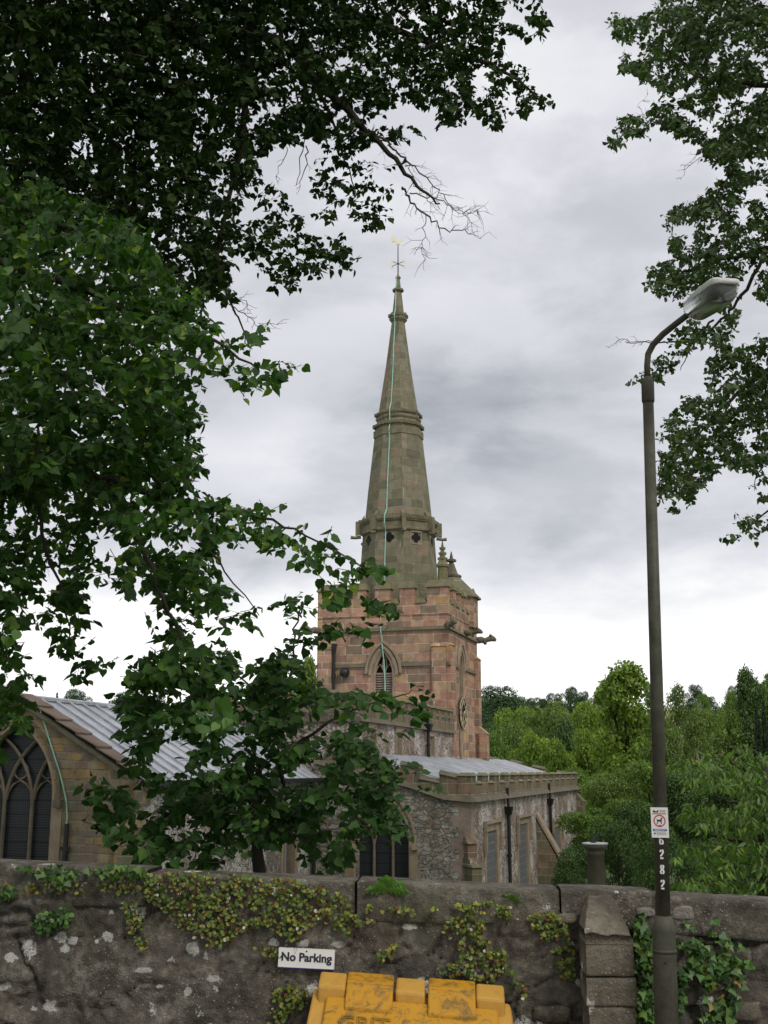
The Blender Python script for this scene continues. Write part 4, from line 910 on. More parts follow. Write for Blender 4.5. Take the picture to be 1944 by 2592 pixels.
def wallmat(name='old_rubble_wall',attr=True,base=((.026,.023,.018),(.125,.112,.090),(.31,.280,.230))):
    m_,t,p,o=newmat(name); g=t.node('ShaderNodeNewGeometry'); ob=g.outputs['Position']
    n=t.noise(ob,1.3,6,.65); f=t.noise(ob,22,6,.7); ff=t.noise(ob,90,3,.6); m2=t.noise(ob,5,5,.65)
    c=t.ramp(t.m('ADD',t.m('ADD',t.m('MULTIPLY',n,.35),t.m('MULTIPLY',f,.3)),t.m('MULTIPLY',m2,.35)),[(.34,base[0]),(.5,base[1]),(.64,base[2])])
    if attr:
        a=t.node('ShaderNodeAttribute',attribute_name='cell'); b=t.node('ShaderNodeAttribute',attribute_name='render'); e=t.node('ShaderNodeAttribute',attribute_name='edge')
        sc_=t.ramp(a.outputs['Fac'],[(0,(.14,.11,.085)),(.3,(.10,.098,.085)),(.55,(.19,.16,.125)),(.75,(.15,.10,.08)),(1,(.24,.225,.20))])
        c=t.mix(t.m('MULTIPLY',t.m('SUBTRACT',1,b.outputs['Fac']),t.m('MULTIPLY',e.outputs['Fac'],.6)),c,t.mix(m2,t.mix(.55,sc_,(0,0,0,1)),sc_))
    if attr: c=t.mix(t.m('MULTIPLY',t.m('SUBTRACT',1,b.outputs['Fac']),t.m('MULTIPLY',t.sm(e.outputs['Fac'],.75,.3),.55)),c,(.030,.027,.021,1))
    # pale worn mortar smears
    c=t.mix(t.m('MULTIPLY',t.sm(t.m('ADD',t.m('MULTIPLY',m2,.5),t.m('MULTIPLY',f,.5)),.52,.62),.6),c,(.25,.225,.185,1))
    # green film
    c=t.mix(t.m('MULTIPLY',t.sm(t.noise(ob,1.9,5,.6),.52,.68),.4),c,(.055,.065,.028,1))
    # lichen specks and rosettes
    v1=t.vor(ob,46); c=t.mix(t.m('MULTIPLY',t.m('MULTIPLY',t.sm(v1,.24,.10),t.sm(t.noise(ob,4,3,.6),.48,.6)),.8),c,(.42,.41,.37,1))
    wv=t.noise(ob,30,4,.7,out=1); mv=t.node('ShaderNodeVectorMath',operation='MULTIPLY_ADD'); t.l.new(wv,mv.inputs[0]); mv.inputs[1].default_value=(.09,.09,.09); t.l.new(ob,mv.inputs[2])
    v2=t.vor(mv.outputs[0],3.3); v2c=t.xyz(t.vor(mv.outputs[0],3.3,'F1','Color'))[0]; v3=t.vor(mv.outputs[0],8.5); v3c=t.xyz(t.vor(mv.outputs[0],8.5,'F1','Color'))[1]
    li=t.m('MAXIMUM',t.m('MULTIPLY',t.sm(v2,.18,.135),t.sm(v2c,.36,.38)),t.m('MULTIPLY',t.sm(v3,.17,.12),t.sm(v3c,.62,.64))); c=t.mix(t.m('MULTIPLY',li,t.sm(ff,.32,.5)),c,t.mix(f,(.42,.42,.38,1),(.80,.79,.73,1)))
    if attr:
        la=t.node('ShaderNodeAttribute',attribute_name='lichen'); c=t.mix(t.m('MULTIPLY',t.sm(t.m('ADD',la.outputs['Fac'],t.m('MULTIPLY',t.m('SUBTRACT',f,.5),1.3)),.36,.50),.85),c,t.mix(ff,(.36,.36,.33,1),(.72,.71,.66,1)))
    t.put(p.inputs['Base Color'],c); p.inputs['Roughness'].default_value=.95; p.inputs['Specular IOR Level'].default_value=.15
    bump(t,p,t.m('ADD',t.m('MULTIPLY',f,.6),t.m('ADD',t.m('MULTIPLY',ff,.25),t.m('MULTIPLY',m2,.6))),1.0,.035); return m_
M['wallm']=wallmat(); M['cop']=wallmat('wall_coping_stone',False,((.028,.025,.020),(.115,.103,.082),(.26,.236,.19)))
M['pier']=wallmat('pier_stone',False,((.065,.055,.042),(.165,.143,.108),(.28,.245,.19)))
street=empty('churchyard_wall',wp_(WL/2,0,0),'weathered grey rubble churchyard wall with stone coping along the street','wall')
rawmesh('wall_face',Vw.reshape(-1,3),qf.ravel(),np.full(len(qf),4),M['wallm'],street,uv=np.zeros((len(qf)*4,2)),smooth=True,attrs={'cell':cid_.ravel(),'render':rend.ravel(),'edge':stone.ravel(),'lichen':lich.ravel()})
b=MB(); b.hexa([wp_(sx0,-.04,-2.2),wp_(sx1,-.04,-2.2),wp_(sx1,-.29,-2.2),wp_(sx0,-.29,-2.2)],[wp_(sx0,-.04,float(wtop(sx0))-.18),wp_(sx1,-.04,float(wtop(sx1))-.18),wp_(sx1,-.29,float(wtop(sx1))-.18),wp_(sx0,-.29,float(wtop(sx0))-.18)]); b.build('wall_core',M['wallm'],street)
# coping stones, each its own length, worn edges
def lump(mb_name,s0,s1,n0,n1,z0f,z1f,mat,parent,amp=.012,res=.03,seed=0,rnd=.03):
    nu=max(3,int((s1-s0)/res)); nw=max(3,int((n1-n0)/res)); nh=max(3,int(.2/res))
    P_=[];fa=[]; b=MB()
    # profile loop around cross section (n,z in 0..1)
    prof=[]
    for i in range(nh): prof.append((1,i/nh))
    for i in range(nw): prof.append((1-i/nw,1))
    for i in range(nh): prof.append((0,1-i/nh))
    for i in range(nw): prof.append((i/nw,0))
    pr=np.array(prof); m0=len(pr); us=np.linspace(0,1,nu+1)
    U,Ix=np.meshgrid(us,np.arange(m0),indexing='ij'); nn_=pr[Ix][...,0]; z_=pr[Ix][...,1]
    S=s0+(s1-s0)*U; z0=z0f(S); z1=z1f(S); N=n0+(n1-n0)*nn_; Zz=z0+(z1-z0)*z_
    # round the corners
    endr=np.clip(np.minimum(U,1-U)*(s1-s0)/rnd,0,1); cr=1-(1-endr)**2*.6
    cn=(nn_-.5)*2; cz=(z_-.5)*2; k=1-.03*(np.abs(cn)**10)*(np.abs(cz)**10); N=(n0+n1)/2+(N-(n0+n1)/2)*k*(.98+.02*cr); Zz=(z0+z1)/2+(Zz-(z0+z1)/2)*k*(.96+.04*cr)
    ns3=fbm(np.stack([S*6,N*6,Zz*6+seed],-1),4)-.5; ns4=fbm(np.stack([S*1.8,N*2,Zz*2+seed],-1),2)-.5
    N=N+np.sign(cn)*(np.abs(cn)>.9)*(ns3*amp*2+ns4*amp*3); Zz=Zz+(np.abs(cz)>.9)*(ns3*amp*1.2+ns4*amp*1.2)*np.sign(cz)
    V=W0+S[...,None]*WS+N[...,None]*WN; V[...,2]=Zz; idx=np.arange((nu+1)*m0).reshape(nu+1,m0); nx=np.roll(idx,-1,1)
    q=np.stack([idx[:-1],idx[1:],nx[1:],nx[:-1]],-1).reshape(-1,4)[:,::-1]; fi=list(q.ravel()); fs=[4]*len(q); fi+=list(idx[0]); fs.append(m0); fi+=list(idx[-1][::-1]); fs.append(m0)
    return rawmesh(mb_name,V.reshape(-1,3),fi,fs,mat,parent,uv=np.zeros((len(fi),2)),smooth=True)
js=[sx0,-2.2,-1.0]+[float(onWD(x,1900)[0]) for x in (-170,322,770,1208,1415)]+[WL+.9,WL+2.2,sx1]
for i in range(len(js)-1):
    dz=[.0,.012,-.008,.006,-.01][i%5]
    if js[i+1]-js[i]>.1: lump('coping_stone',js[i]+.006,js[i+1]-.006,-.32,.028,lambda s:wtop(s)-.21+.012*np.sin(s*5.3+i),lambda s,dz=dz:wtop(s)+dz,M['cop'],street,.010,.02,i*3.1,.03)
# loose stones bedded under the coping
def rock(name,s,n,z,rs,rn,rz,mat,seed,label=None,parent=None):
    U,Vv=np.meshgrid(np.linspace(0,2*math.pi,21)[:-1],np.linspace(0,math.pi,12),indexing='ij'); d_=np.stack([np.cos(U)*np.sin(Vv),np.sin(U)*np.sin(Vv),np.cos(Vv)],-1)
    k=np.abs(d_)**1.0; d2_=np.sign(d_)*np.abs(d_)**.55; f=1+.5*(fbm(d_*2.2+seed,4)-.5)
    P_=W0+((s+d2_[...,0]*rs*f)[...,None])*WS+((n+d2_[...,1]*rn*f)[...,None])*WN; P_[...,2]=z+d2_[...,2]*rz*f
    nu,nv=U.shape; idx=np.arange(nu*nv).reshape(nu,nv); nx=np.roll(idx,-1,0); q=np.stack([idx[:,:-1],idx[:,1:],nx[:,1:],nx[:,:-1]],-1).reshape(-1,4)
    return rawmesh(name,P_.reshape(-1,3),q.ravel(),np.full(len(q),4),mat,parent,uv=np.zeros((len(q)*4,2)),smooth=True)
M['palestone']=wallmat('pale_stone',False,((.14,.13,.11),(.24,.22,.19),(.34,.32,.28)))
for i,(x,y,w_,h_) in enumerate(((1394,1971,18,10),(1474,1972,23,14),(650,1910,15,8),(1225,1985,22,10),(1500,2150,40,20),(1600,2185,38,18),(1575,2105,34,18),(1190,2190,40,16),(1085,2150,26,14))):
    s,z=onWD(x,y,.03); k=7.0/F*K; rock('facing_stone',float(s),.0,float(z),w_*k,.05,h_*k,M['palestone'] if i<3 else (M['pier'] if i%2 else M['wallm']),i*1.7,parent=street)
# pier: coursed blocks with a hipped weathered cap
ND=.40
ps0=float(onWD(1266,2060,ND)[0]); ps1=float(onWD(1369,2060,ND)[0]); pzt=float(onWD(1300,1934,.05)[1]); pz0=pzt-.20
z=.02; i=0; hts=[.17,.15,.19,.14,.18,.16,.2]
hts=[h*(pz0-.02)/sum(hts) for h in hts]
for h in hts:
    e=[.0,.006,-.004,.006,-.005,.004,0][i]; lump('pier_block',ps0-e,ps1+e,-.08,ND+e*1.5,lambda s,z=z:0*s+z+.002,lambda s,z=z,h=h:0*s+z+h-.001,M['pier'],street,.013,.014,40+i*5.7,.012); z+=h; i+=1
pm=(ps0+ps1)/2; ph=(ps1-ps0)/2
def cap():
    NS,NN=44,34; U,Vv=np.meshgrid(np.linspace(-1,1,NS),np.linspace(0,1,NN),indexing='ij'); S=pm+U*ph*1.01; N=-.08+Vv*(ND+.08)
    side=np.clip((1.0-np.abs(U+.06))/.50,0,1)**.7; fr=1-np.clip((Vv-.40)/.60,0,1)**1.3*.85
    Z=pz0+.20*np.minimum(side,fr)+(fbm(np.stack([S*8,N*8,S*0+3],-1),4)-.5)*.05; Z=np.maximum(Z,pz0+.012)
    V=W0+S[...,None]*WS+N[...,None]*WN; V[...,2]=Z
    bot=V.copy(); bot[...,2]=pz0-.01; A=np.concatenate([V.reshape(-1,3),bot.reshape(-1,3)]); k=NS*NN; ix=np.arange(k).reshape(NS,NN); q=[]
    q+=list(np.stack([ix[:-1,:-1],ix[1:,:-1],ix[1:,1:],ix[:-1,1:]],-1).reshape(-1,4)[:,::-1])
    for e in (ix[0],ix[-1],ix[:,0],ix[:,-1]): q+=[[e[j],e[j+1],e[j+1]+k,e[j]+k] for j in range(len(e)-1)]
    q=np.array(q); rawmesh('pier_cap',A,q.ravel(),np.full(len(q),4),M['pier'],street,uv=np.zeros((len(q)*4,2)),smooth=True)
cap()
# ------------------------------------------------------------------ text helper
def textmesh(name,body,size,mat,parent,org,ux,uy,bold=0,ext=.0008,outline=False,align='CENTER',sx_=1.0):
    cu=bpy.data.curves.new(name,'FONT'); cu.body=body; cu.size=size; cu.align_x=align; cu.align_y='CENTER'; cu.offset=bold; cu.resolution_u=3
    if outline: cu.fill_mode='NONE'; cu.bevel_depth=size*.03; cu.bevel_resolution=1
    else: cu.extrude=ext
    o=bpy.data.objects.new(name,cu); COL.objects.link(o); dg=bpy.context.evaluated_depsgraph_get(); dg.update(); me=o.evaluated_get(dg).to_mesh()
    n=len(me.vertices); co=np.zeros(n*3); me.vertices.foreach_get('co',co); co=co.reshape(-1,3); fi=[i for p in me.polygons for i in p.vertices]; fs=[len(p.vertices) for p in me.polygons]
    o.evaluated_get(dg).to_mesh_clear(); bpy.data.objects.remove(o); bpy.data.curves.remove(cu)
    ux=np.array(ux,float);uy=np.array(uy,float); un=np.cross(ux,uy); V=np.array(org)+co[:,0:1]*ux*sx_+co[:,1:2]*uy+co[:,2:3]*un
    return rawmesh(name,V,fi,fs,mat,parent,uv=np.zeros((len(fi),2)))
class Panel:
    """flat drawing on a sign: u right, v up, metres from centre"""
    def __init__(s,org,ux,uy): s.o=np.array(org,float); s.x=nz(np.array(ux,float)); s.y=nz(np.array(uy,float)); s.n=np.cross(s.x,s.y)
    def p(s,u,v,d=0): return s.o+s.x*u+s.y*v+s.n*d
    def plate(s,mb,u0,u1,v0,v1,d0,d1): mb.hexa([s.p(u0,v0,d0),s.p(u1,v0,d0),s.p(u1,v1,d0),s.p(u0,v1,d0)],[s.p(u0,v0,d1),s.p(u1,v0,d1),s.p(u1,v1,d1),s.p(u0,v1,d1)])
    def poly(s,mb,pts,d0,d1): mb.prism([s.p(u,v,d0) for u,v in pts],s.n*(d1-d0))
# No Parking sign
TL=onW(706,2399,.07); TR=onW(847,2406,.07); BL=onW(704,2447,.07)
a=wp_(float(TL[0]),.07,float(TL[1])); b2=wp_(float(TR[0]),.07,float(TR[1])); c_=wp_(float(BL[0]),.07,float(BL[1]))
ux=nz(b2-a); uy=nz(np.cross(WN,ux)); w_=np.linalg.norm(b2-a); h_=float(np.abs((a-c_)@uy)); org=a+ux*w_/2-uy*h_/2
sg=empty('parking_sign',org-uy*h_/2,'small white sign with dark lettering reading No Parking on the rubble wall','sign')
pn=Panel(org,ux,uy); M['white']=plain('white_sign_face',(.80,.79,.75),.75,var=.04,vs=14,bs=.02,spec=.1); M['ink']=plain('dark_sign_lettering',(.035,.035,.05),.5,var=.1); M['navy']=plain('blue_sign_edge',(.03,.03,.15),.5,var=.1)
b=MB(); pn.plate(b,-w_/2,w_/2,-h_/2,h_/2,-.03,.0); b.build('sign_plate',M['white'],sg)
b=MB(); pn.plate(b,-w_/2,w_/2,-h_/2-.006,-h_/2,-.03,.0); b.build('sign_edge',M['navy'],sg)
textmesh('lettering','No Parking',h_*.62,M['ink'],sg,pn.p(0,.004,.0015),ux,uy,bold=h_*.02,sx_=1.0)
b=MB()
for u,v in ((-w_/2+.016,.004),(w_/2-.016,.0),(0,h_/2-.012)): b.add([pn.p(u+.005*math.cos(t_),v+.005*math.sin(t_),.002) for t_ in np.linspace(0,6.28,9)[:-1]],[tuple(range(8))])
b.build('screw',M['iron'],sg)
# ------------------------------------------------------------------ grit bin
def yelmat(name,a,b_,dirt):
    m_,t,p,o=newmat(name); tc=t.node('ShaderNodeTexCoord'); ob=tc.outputs['Object']; n=t.noise(ob,3,4,.6); g=t.noise(t.mapp(ob,(1,1,1.6)),9,8,.75,dist=1.2); s2=t.noise(ob,45,5,.7)
    c=t.mix(n,a,b_); gr=t.m('MULTIPLY',t.sm(t.m('ADD',t.m('MULTIPLY',g,.7),t.m('MULTIPLY',s2,.3)),.47,.60),dirt*.85); c=t.mix(gr,c,(.15,.10,.035,1)); c=t.mix(t.m('MULTIPLY',t.sm(s2,.6,.7),.25*dirt),c,(.85,.55,.15,1))
    t.put(p.inputs['Base Color'],c); p.inputs['Roughness'].default_value=.5; p.inputs['Specular IOR Level'].default_value=.35; bump(t,p,s2,.25,.004); return m_
M['lid']=yelmat('dirty_yellow_lid_plastic',(.56,.285,.014),(.47,.215,.010),1.0); M['body']=yelmat('faded_yellow_body_plastic',(.58,.33,.065),(.50,.26,.04),.2)
A_=onW(810,2455,.10); depA=None
# place the bin: back top edge endpoints measured at a depth just in front of the wall
def binpt(px,py,off):
    r=ray(px,py); o=np.array([0,0,EZ]); t_=((W0+WN*off-o)@WN)/(r@WN); return o+r*t_
bl=binpt(811,2457,.16); br=binpt(1276,2493,.16); bx=nz(br-bl); by=nz(np.array([bx[1],-bx[0],0]))  # by: toward street
bw=float(np.linalg.norm((br-bl)[:2])); bz=(bl[2]+br[2])/2; bo=(bl+br)/2; bo[2]=0
bn=empty('grit_bin',(bo+by*.3)[:2].tolist()+[.12],'dirty yellow plastic grit bin standing against the rubble wall','grit bin')
def B(u,n,z): return bo+bx*u+by*n+np.array([0,0,z])
def bhex(mb,u0,u1,n0,n1,z0,z1,zf0=None,zf1=None):
    zf0=z0 if zf0 is None else zf0; zf1=z1 if zf1 is None else zf1
    mb.hexa([B(u0,n0,z0),B(u1,n0,z0),B(u1,n1,zf0),B(u0,n1,zf0)],[B(u0,n0,z1),B(u1,n0,z1),B(u1,n1,zf1),B(u0,n1,zf1)])
hw=bw/2; D=.66; sl_=.62; zf=lambda n: bz-.035-n*sl_
def soft(mb,name,mat,bev=.008):
    o=mb.build(name,mat,bn); md=o.modifiers.new('bevel','BEVEL'); md.width=bev; md.segments=2; md.limit_method='ANGLE'; return o
b=MB(); b.hexa([B(-hw+.10,.03,.12),B(hw-.10,.03,.12),B(hw-.12,D-.08,.12),B(-hw+.12,D-.08,.12)],[B(-hw,.0,bz-.09),B(hw,.0,bz-.09),B(hw+.03,D,zf(D)-.06),B(-hw-.03,D,zf(D)-.06)])
soft(b,'body',M['body'],.02)
b=MB(); b.hexa([B(-hw-.045,.04,bz-.16),B(hw+.045,.04,bz-.16),B(hw+.075,D+.03,zf(D)-.13),B(-hw-.075,D+.03,zf(D)-.13)],[B(-hw-.03,.03,bz-.085),B(hw+.03,.03,bz-.085),B(hw+.06,D+.02,zf(D)-.045),B(-hw-.06,D+.02,zf(D)-.045)]); soft(b,'rim',M['body'],.012)
f2u=lambda px:(px-355)/(1385-355)*2*hw-hw
for (a,c) in ((355,508),(785,948),(1228,1385)):        # fixed blocks of the back rail
    b=MB(); bhex(b,f2u(a),f2u(c),-.01,.12,bz-.13,bz,bz-.20,bz-.055); soft(b,'hinge_block',M['body'],.014)
for (a,c) in ((512,772),(965,1226)):
    b=MB(); bhex(b,f2u(a),f2u(c),-.015,.085,bz-.12,bz+.008,bz-.14,bz-.03); bhex(b,f2u(a),f2u(c),.087,.21,bz-.16,bz-.034,zf(.21)-.03,zf(.21)+.032); soft(b,'lid_hinge',M['lid'],.01)
b=MB(); u0=f2u(405);u1=f2u(1345); b.hexa([B(u0,.125,zf(.125)-.03),B(u1,.125,zf(.125)-.03),B(u1+.015,D-.01,zf(D)-.03),B(u0-.015,D-.01,zf(D)-.03)],[B(u0,.125,zf(.125)+.012),B(u1,.125,zf(.125)+.012),B(u1+.015,D-.01,zf(D)+.012),B(u0-.015,D-.01,zf(D)+.012)])
lid=soft(b,'lid',M['lid'],.012); 
lp=Panel(B(0,.3,zf(.3)+.0135),bx,nz(-by+np.array([0,0,sl_])))
M['emb']=yelmat('grimy_embossed_lettering',(.40,.22,.02),(.30,.16,.02),1.0)
textmesh('lettering','GRIT',.125,M['emb'],lid,lp.p(f2u(625),.018,.002),lp.x,lp.y,outline=True)
b=MB()
for pts in (((-.03,.05),(0,.0),(.0,-.05)),((.035,.05),(0,0)),((.02,-.01),(.04,-.03),(.02,-.055),(.045,-.055))):
    b.tube([lp.p(f2u(1275)+u,.02+v,.002) for u,v in pts],.005,5)
b.build('embossed_mark',M['emb'],lid)
# ------------------------------------------------------------------ street lamp
M['pole']=plain('dark_olive_painted_steel',(.068,.066,.046),.6,var=.5,vs=11,spec=.3,bs=.3); 
pb=atD(1440,2212,6.2); pt_=atD(1400,862,6.2); dirp=nz(pt_-pb); base=pb+dirp*((.12-pb[2])/dirp[2])
def pz(z): return base+dirp*((z-.12)/dirp[2])
zD=lambda y: float(atD(1440,y,6.2)[2])
rpx=lambda D_,dep=6.2: D_*K/F*dep/2*1.03
lamp=empty('street_lamp',tuple(base),'tall olive steel lamp post with a curved arm and white lantern, numbered 6282','street lamp')
b=MB(); b.tube([pz(.12),pz(zD(2060)),pz(zD(2013)),pz(zD(2004)),pz(zD(1978)),],[rpx(47),rpx(46),rpx(45),rpx(45),rpx(29)],20); b.tube([pz(zD(2058)),pz(zD(2050))],rpx(47.5),20); b.build('base',M['pole'],lamp,True)
b=MB(); b.tube([pz(zD(1990)),pz(zD(862))],[rpx(28.5),rpx(23.5)],20); b.build('pole',M['pole'],lamp,True)
b=MB(); b.tube([pz(zD(870)),pz(zD(866)),pz(zD(826)),pz(zD(815))],[rpx(25),rpx(28),rpx(28),rpx(17)],18); b.build('collar',M['pole'],lamp,True)
hs_=atD(1501,668,5.98); he_=atD(1575,616,5.55)
b=MB(); t0=pz(zD(822)); t1=pz(zD(790)); k_=nz(he_-hs_); arm=[t0,t1,atD(1400,765,6.19),atD(1411,744,6.16),atD(1432,722,6.12),atD(1462,698,6.06),hs_+k_*.03]
b.tube(arm,[rpx(14),rpx(14),rpx(14),rpx(14),rpx(14),rpx(14),rpx(14)],14); b.build('arm',M['pole'],lamp,True)
# lantern
lx=nz(he_-hs_); ls=nz(np.cross(lx,[0,0,1])); lu=np.cross(ls,lx); L_=float(np.linalg.norm(he_-hs_))+.0; lo=hs_-lx*.04+lu*.02
def LP(a,s,u): return lo+lx*a+ls*s*.64+lu*u*.74
M['lampwhite']=plain('off_white_lantern_canopy',(.62,.62,.58),.45,var=.15,vs=9); 
def loft(secs,n,mat,name,parent,smooth=True,close=True):
    V=[];
    for (a,hw_,top_,bot,pw) in secs:
        for k in range(n):
            an=2*math.pi*k/n; c,s=math.cos(an),math.sin(an); x=hw_*math.copysign(abs(c)**pw,c); y=(top_ if s>0 else bot)*abs(s)**pw; V.append(LP(a,x,y if s>0 else -y))
    m0=len(secs); q=[(i*n+k,i*n+(k+1)%n,(i+1)*n+(k+1)%n,(i+1)*n+k) for i in range(m0-1) for k in range(n)]+[tuple(range(n))[::-1],tuple((m0-1)*n+k for k in range(n))]
    bb=MB(); bb.add(V,q); return bb.build(name,mat,parent,smooth)
can=loft([(-.03,.05,.035,.012,.5),(.0,.08,.042,.014,.42),(.10,.105,.046,.014,.38),(L_*.55,.122,.050,.014,.34),(L_-.05,.126,.050,.014,.34),(L_,.122,.044,.014,.36),(L_+.035,.085,.026,.014,.45)],24,M['lampwhite'],'lantern_canopy',lamp)
def bowlm():
    m_,t,p,o=newmat('ribbed_clear_lantern_bowl'); uv=t.node('ShaderNodeTexCoord'); n=t.noise(uv.outputs['Object'],40,3,.6)
    p.inputs['Base Color'].default_value=(.30,.31,.29,1); p.inputs['Roughness'].default_value=.16; p.inputs['Transmission Weight'].default_value=.55; p.inputs['IOR'].default_value=1.15; bump(t,p,n,.1,.003); return m_
M['bowl']=bowlm(); M['tray']=plain('grey_gear_tray',(.26,.26,.25),.5,var=.2)
b=MB(); n=40; V=[]
sec=[(-.01,.055,.02),(.02,.09,.085),(.08,.108,.115),(L_*.6,.116,.125),(L_-.05,.116,.122),(L_-.0,.106,.105),(L_+.02,.085,.06),(L_+.026,.05,.01)]
for (a,hw_,dp) in sec:
    for k in range(n+1):
        an=math.pi*k/n; rib=1+(.05 if k%2 else -.0); V.append(LP(a,hw_*math.cos(an)*rib,-.010-dp*math.sin(an)**.7*rib))
q=[(i*(n+1)+k,(i+1)*(n+1)+k,(i+1)*(n+1)+k+1,i*(n+1)+k+1) for i in range(len(sec)-1) for k in range(n)]
b.add(V,q); b.build('lantern_bowl',M['bowl'],lamp,True)
b=MB()
def lbox(mb,a0,a1,s0_,s1_,u0,u1): mb.hexa([LP(a0,s0_,u0),LP(a1,s0_,u0),LP(a1,s1_,u0),LP(a0,s1_,u0)],[LP(a0,s0_,u1),LP(a1,s0_,u1),LP(a1,s1_,u1),LP(a0,s1_,u1)])
lbox(b,.07,L_-.06,-.078,.078,-.03,-.011); b.build('gear_tray',M['tray'],lamp)
b=MB(); b.tube([LP(.12,0,-.055),LP(L_-.14,0,-.055)],.022,12); M['tube']=plain('frosted_lamp_tube',(.72,.70,.66),.3,var=.05); b.build('lamp_tube',M['tube'],lamp,True)
b=MB(); lbox(b,L_-.075,L_-.055,-.018,.018,-.075,-.035); M['red']=plain('red_marking',(.55,.045,.04),.5,var=.1); b.build('ballast_label',M['red'],lamp)
b=MB(); b.tube([LP(L_*.35,0,.066),LP(L_*.35,0,.10)],[.03,.026],12); b.build('photocell',M['tray'],lamp,True)
# clean-it-up sign on the post
c=(np.array(atD(1437.5,1776,6.2))); ctr=pz(float(c[2])); tocam=nz(np.array([-ctr[0],-ctr[1],0])); frt=nz(tocam+np.array([-.12,0,0])); sx2=nz(np.cross(frt*-1,[0,0,1])); 
sx2=np.array([-frt[1],frt[0],0]); pn=Panel(ctr+frt*.045,sx2,dirp-sx2*(dirp@sx2)); sw_=35*K/F*6.15; sh_=61*K/F*6.15
sg=empty('dog_fouling_sign',tuple(pn.p(0,-sh_/2)),'white notice with a red ringed dog picture fixed to the lamp post','sign')
b=MB(); pn.plate(b,-sw_/2,sw_/2,-sh_/2,sh_/2,-.008,0); b.build('sign_plate',M['white'],sg)
b=MB(); pn.plate(b,-sw_*.5,sw_*.5,sh_*.3,sh_*.34,-.03,-.0085); pn.plate(b,-sw_*.5,sw_*.5,-sh_*.34,-sh_*.3,-.03,-.0085); b.build('sign_bracket',M['pole'],sg)
M['blue']=plain('blue_sign_band',(.03,.10,.34),.5,var=.05); M['orange']=plain('orange_sign_band',(.55,.20,.05),.5,var=.15); M['grey']=plain('grey_print',(.35,.35,.33),.5,var=.1)
S2=lambda u,v:(u*sw_,v*sh_)
b=MB(); n=36; ro,ri=.355*sw_,.29*sw_; cy2=.055*sh_
for i in range(n):
    a0=2*math.pi*i/n;a1=2*math.pi*(i+1)/n; b.add([pn.p(ri*math.cos(a0),cy2+ri*math.sin(a0),.001),pn.p(ro*math.cos(a0),cy2+ro*math.sin(a0),.001),pn.p(ro*math.cos(a1),cy2+ro*math.sin(a1),.001),pn.p(ri*math.cos(a1),cy2+ri*math.sin(a1),.001)],[(0,1,2,3)])
b.build('red_ring',M['red'],sg)
dg=[(-.16,.17),(-.14,.10),(-.12,.13),(.06,.12),(.10,.22),(.10,.26),(.12,.24),(.15,.24),(.19,.215),(.19,.195),(.15,.19),(.13,.10),(.12,.0),(.13,-.13),(.09,-.13),(.07,-.01),(.02,.03),(-.06,.03),(-.10,-.02),(-.14,-.13),(-.18,-.13),(-.13,.0),(-.14,.06),(-.17,.16)]
b=MB(); pn.poly(b,[(u*sw_*1.0,cy2+(v-.055)*sw_) for u,v in dg],.0004,.0015); b.build('dog_picture',M['ink'],sg)
b=MB(); pn.plate(b,-.40*sw_,.40*sw_,-.285*sh_,-.21*sh_,.0003,.0009)
b.add([pn.p(-.31*sw_+.055*sw_*math.cos(t_),-.36*sh_+.055*sw_*math.sin(t_),.001) for t_ in np.linspace(0,6.28,15)[:-1]],[tuple(range(14))]); b.build('blue_band',M['blue'],sg)
textmesh('lettering','CLEAN IT UP !',sh_*.062,M['white'],sg,pn.p(0,-.248*sh_,.0015),pn.x,pn.y,bold=.0004,sx_=.95,ext=.0002)
textmesh('lettering','NO FOULING',sh_*.03,M['red'],sg,pn.p(0,-.075*sh_,.0015),pn.x,pn.y,bold=.0002,ext=.0002) if False else None
b=MB(); pn.plate(b,-.40*sw_,.40*sw_,.275*sh_,.312*sh_,.0003,.0009); b.build('orange_band',M['orange'],sg)
b=MB(); pn.poly(b,[S2(-.36,.335),S2(-.05,.335),S2(-.05,.42),S2(-.17,.365),S2(-.36,.42)],.0003,.0009); b.build('council_emblem',M['ink'],sg)
b=MB()
for i in range(4): pn.plate(b,.02*sw_,.38*sw_,(.405-.02*i)*sh_,(.414-.02*i)*sh_,.0003,.0009)
for i in range(4): pn.plate(b,-.2*sw_,(.34+.04*(i%2))*sw_,(-.33-.024*i)*sh_,(-.321-.024*i)*sh_,.0003,.0009)
b.build('small_print',M['grey'],sg)
b=MB(); pn.plate(b,-.08*sw_,.09*sw_,-.105*sh_,-.08*sh_,.0003,.0009); b.build('red_caption',M['red'],sg)
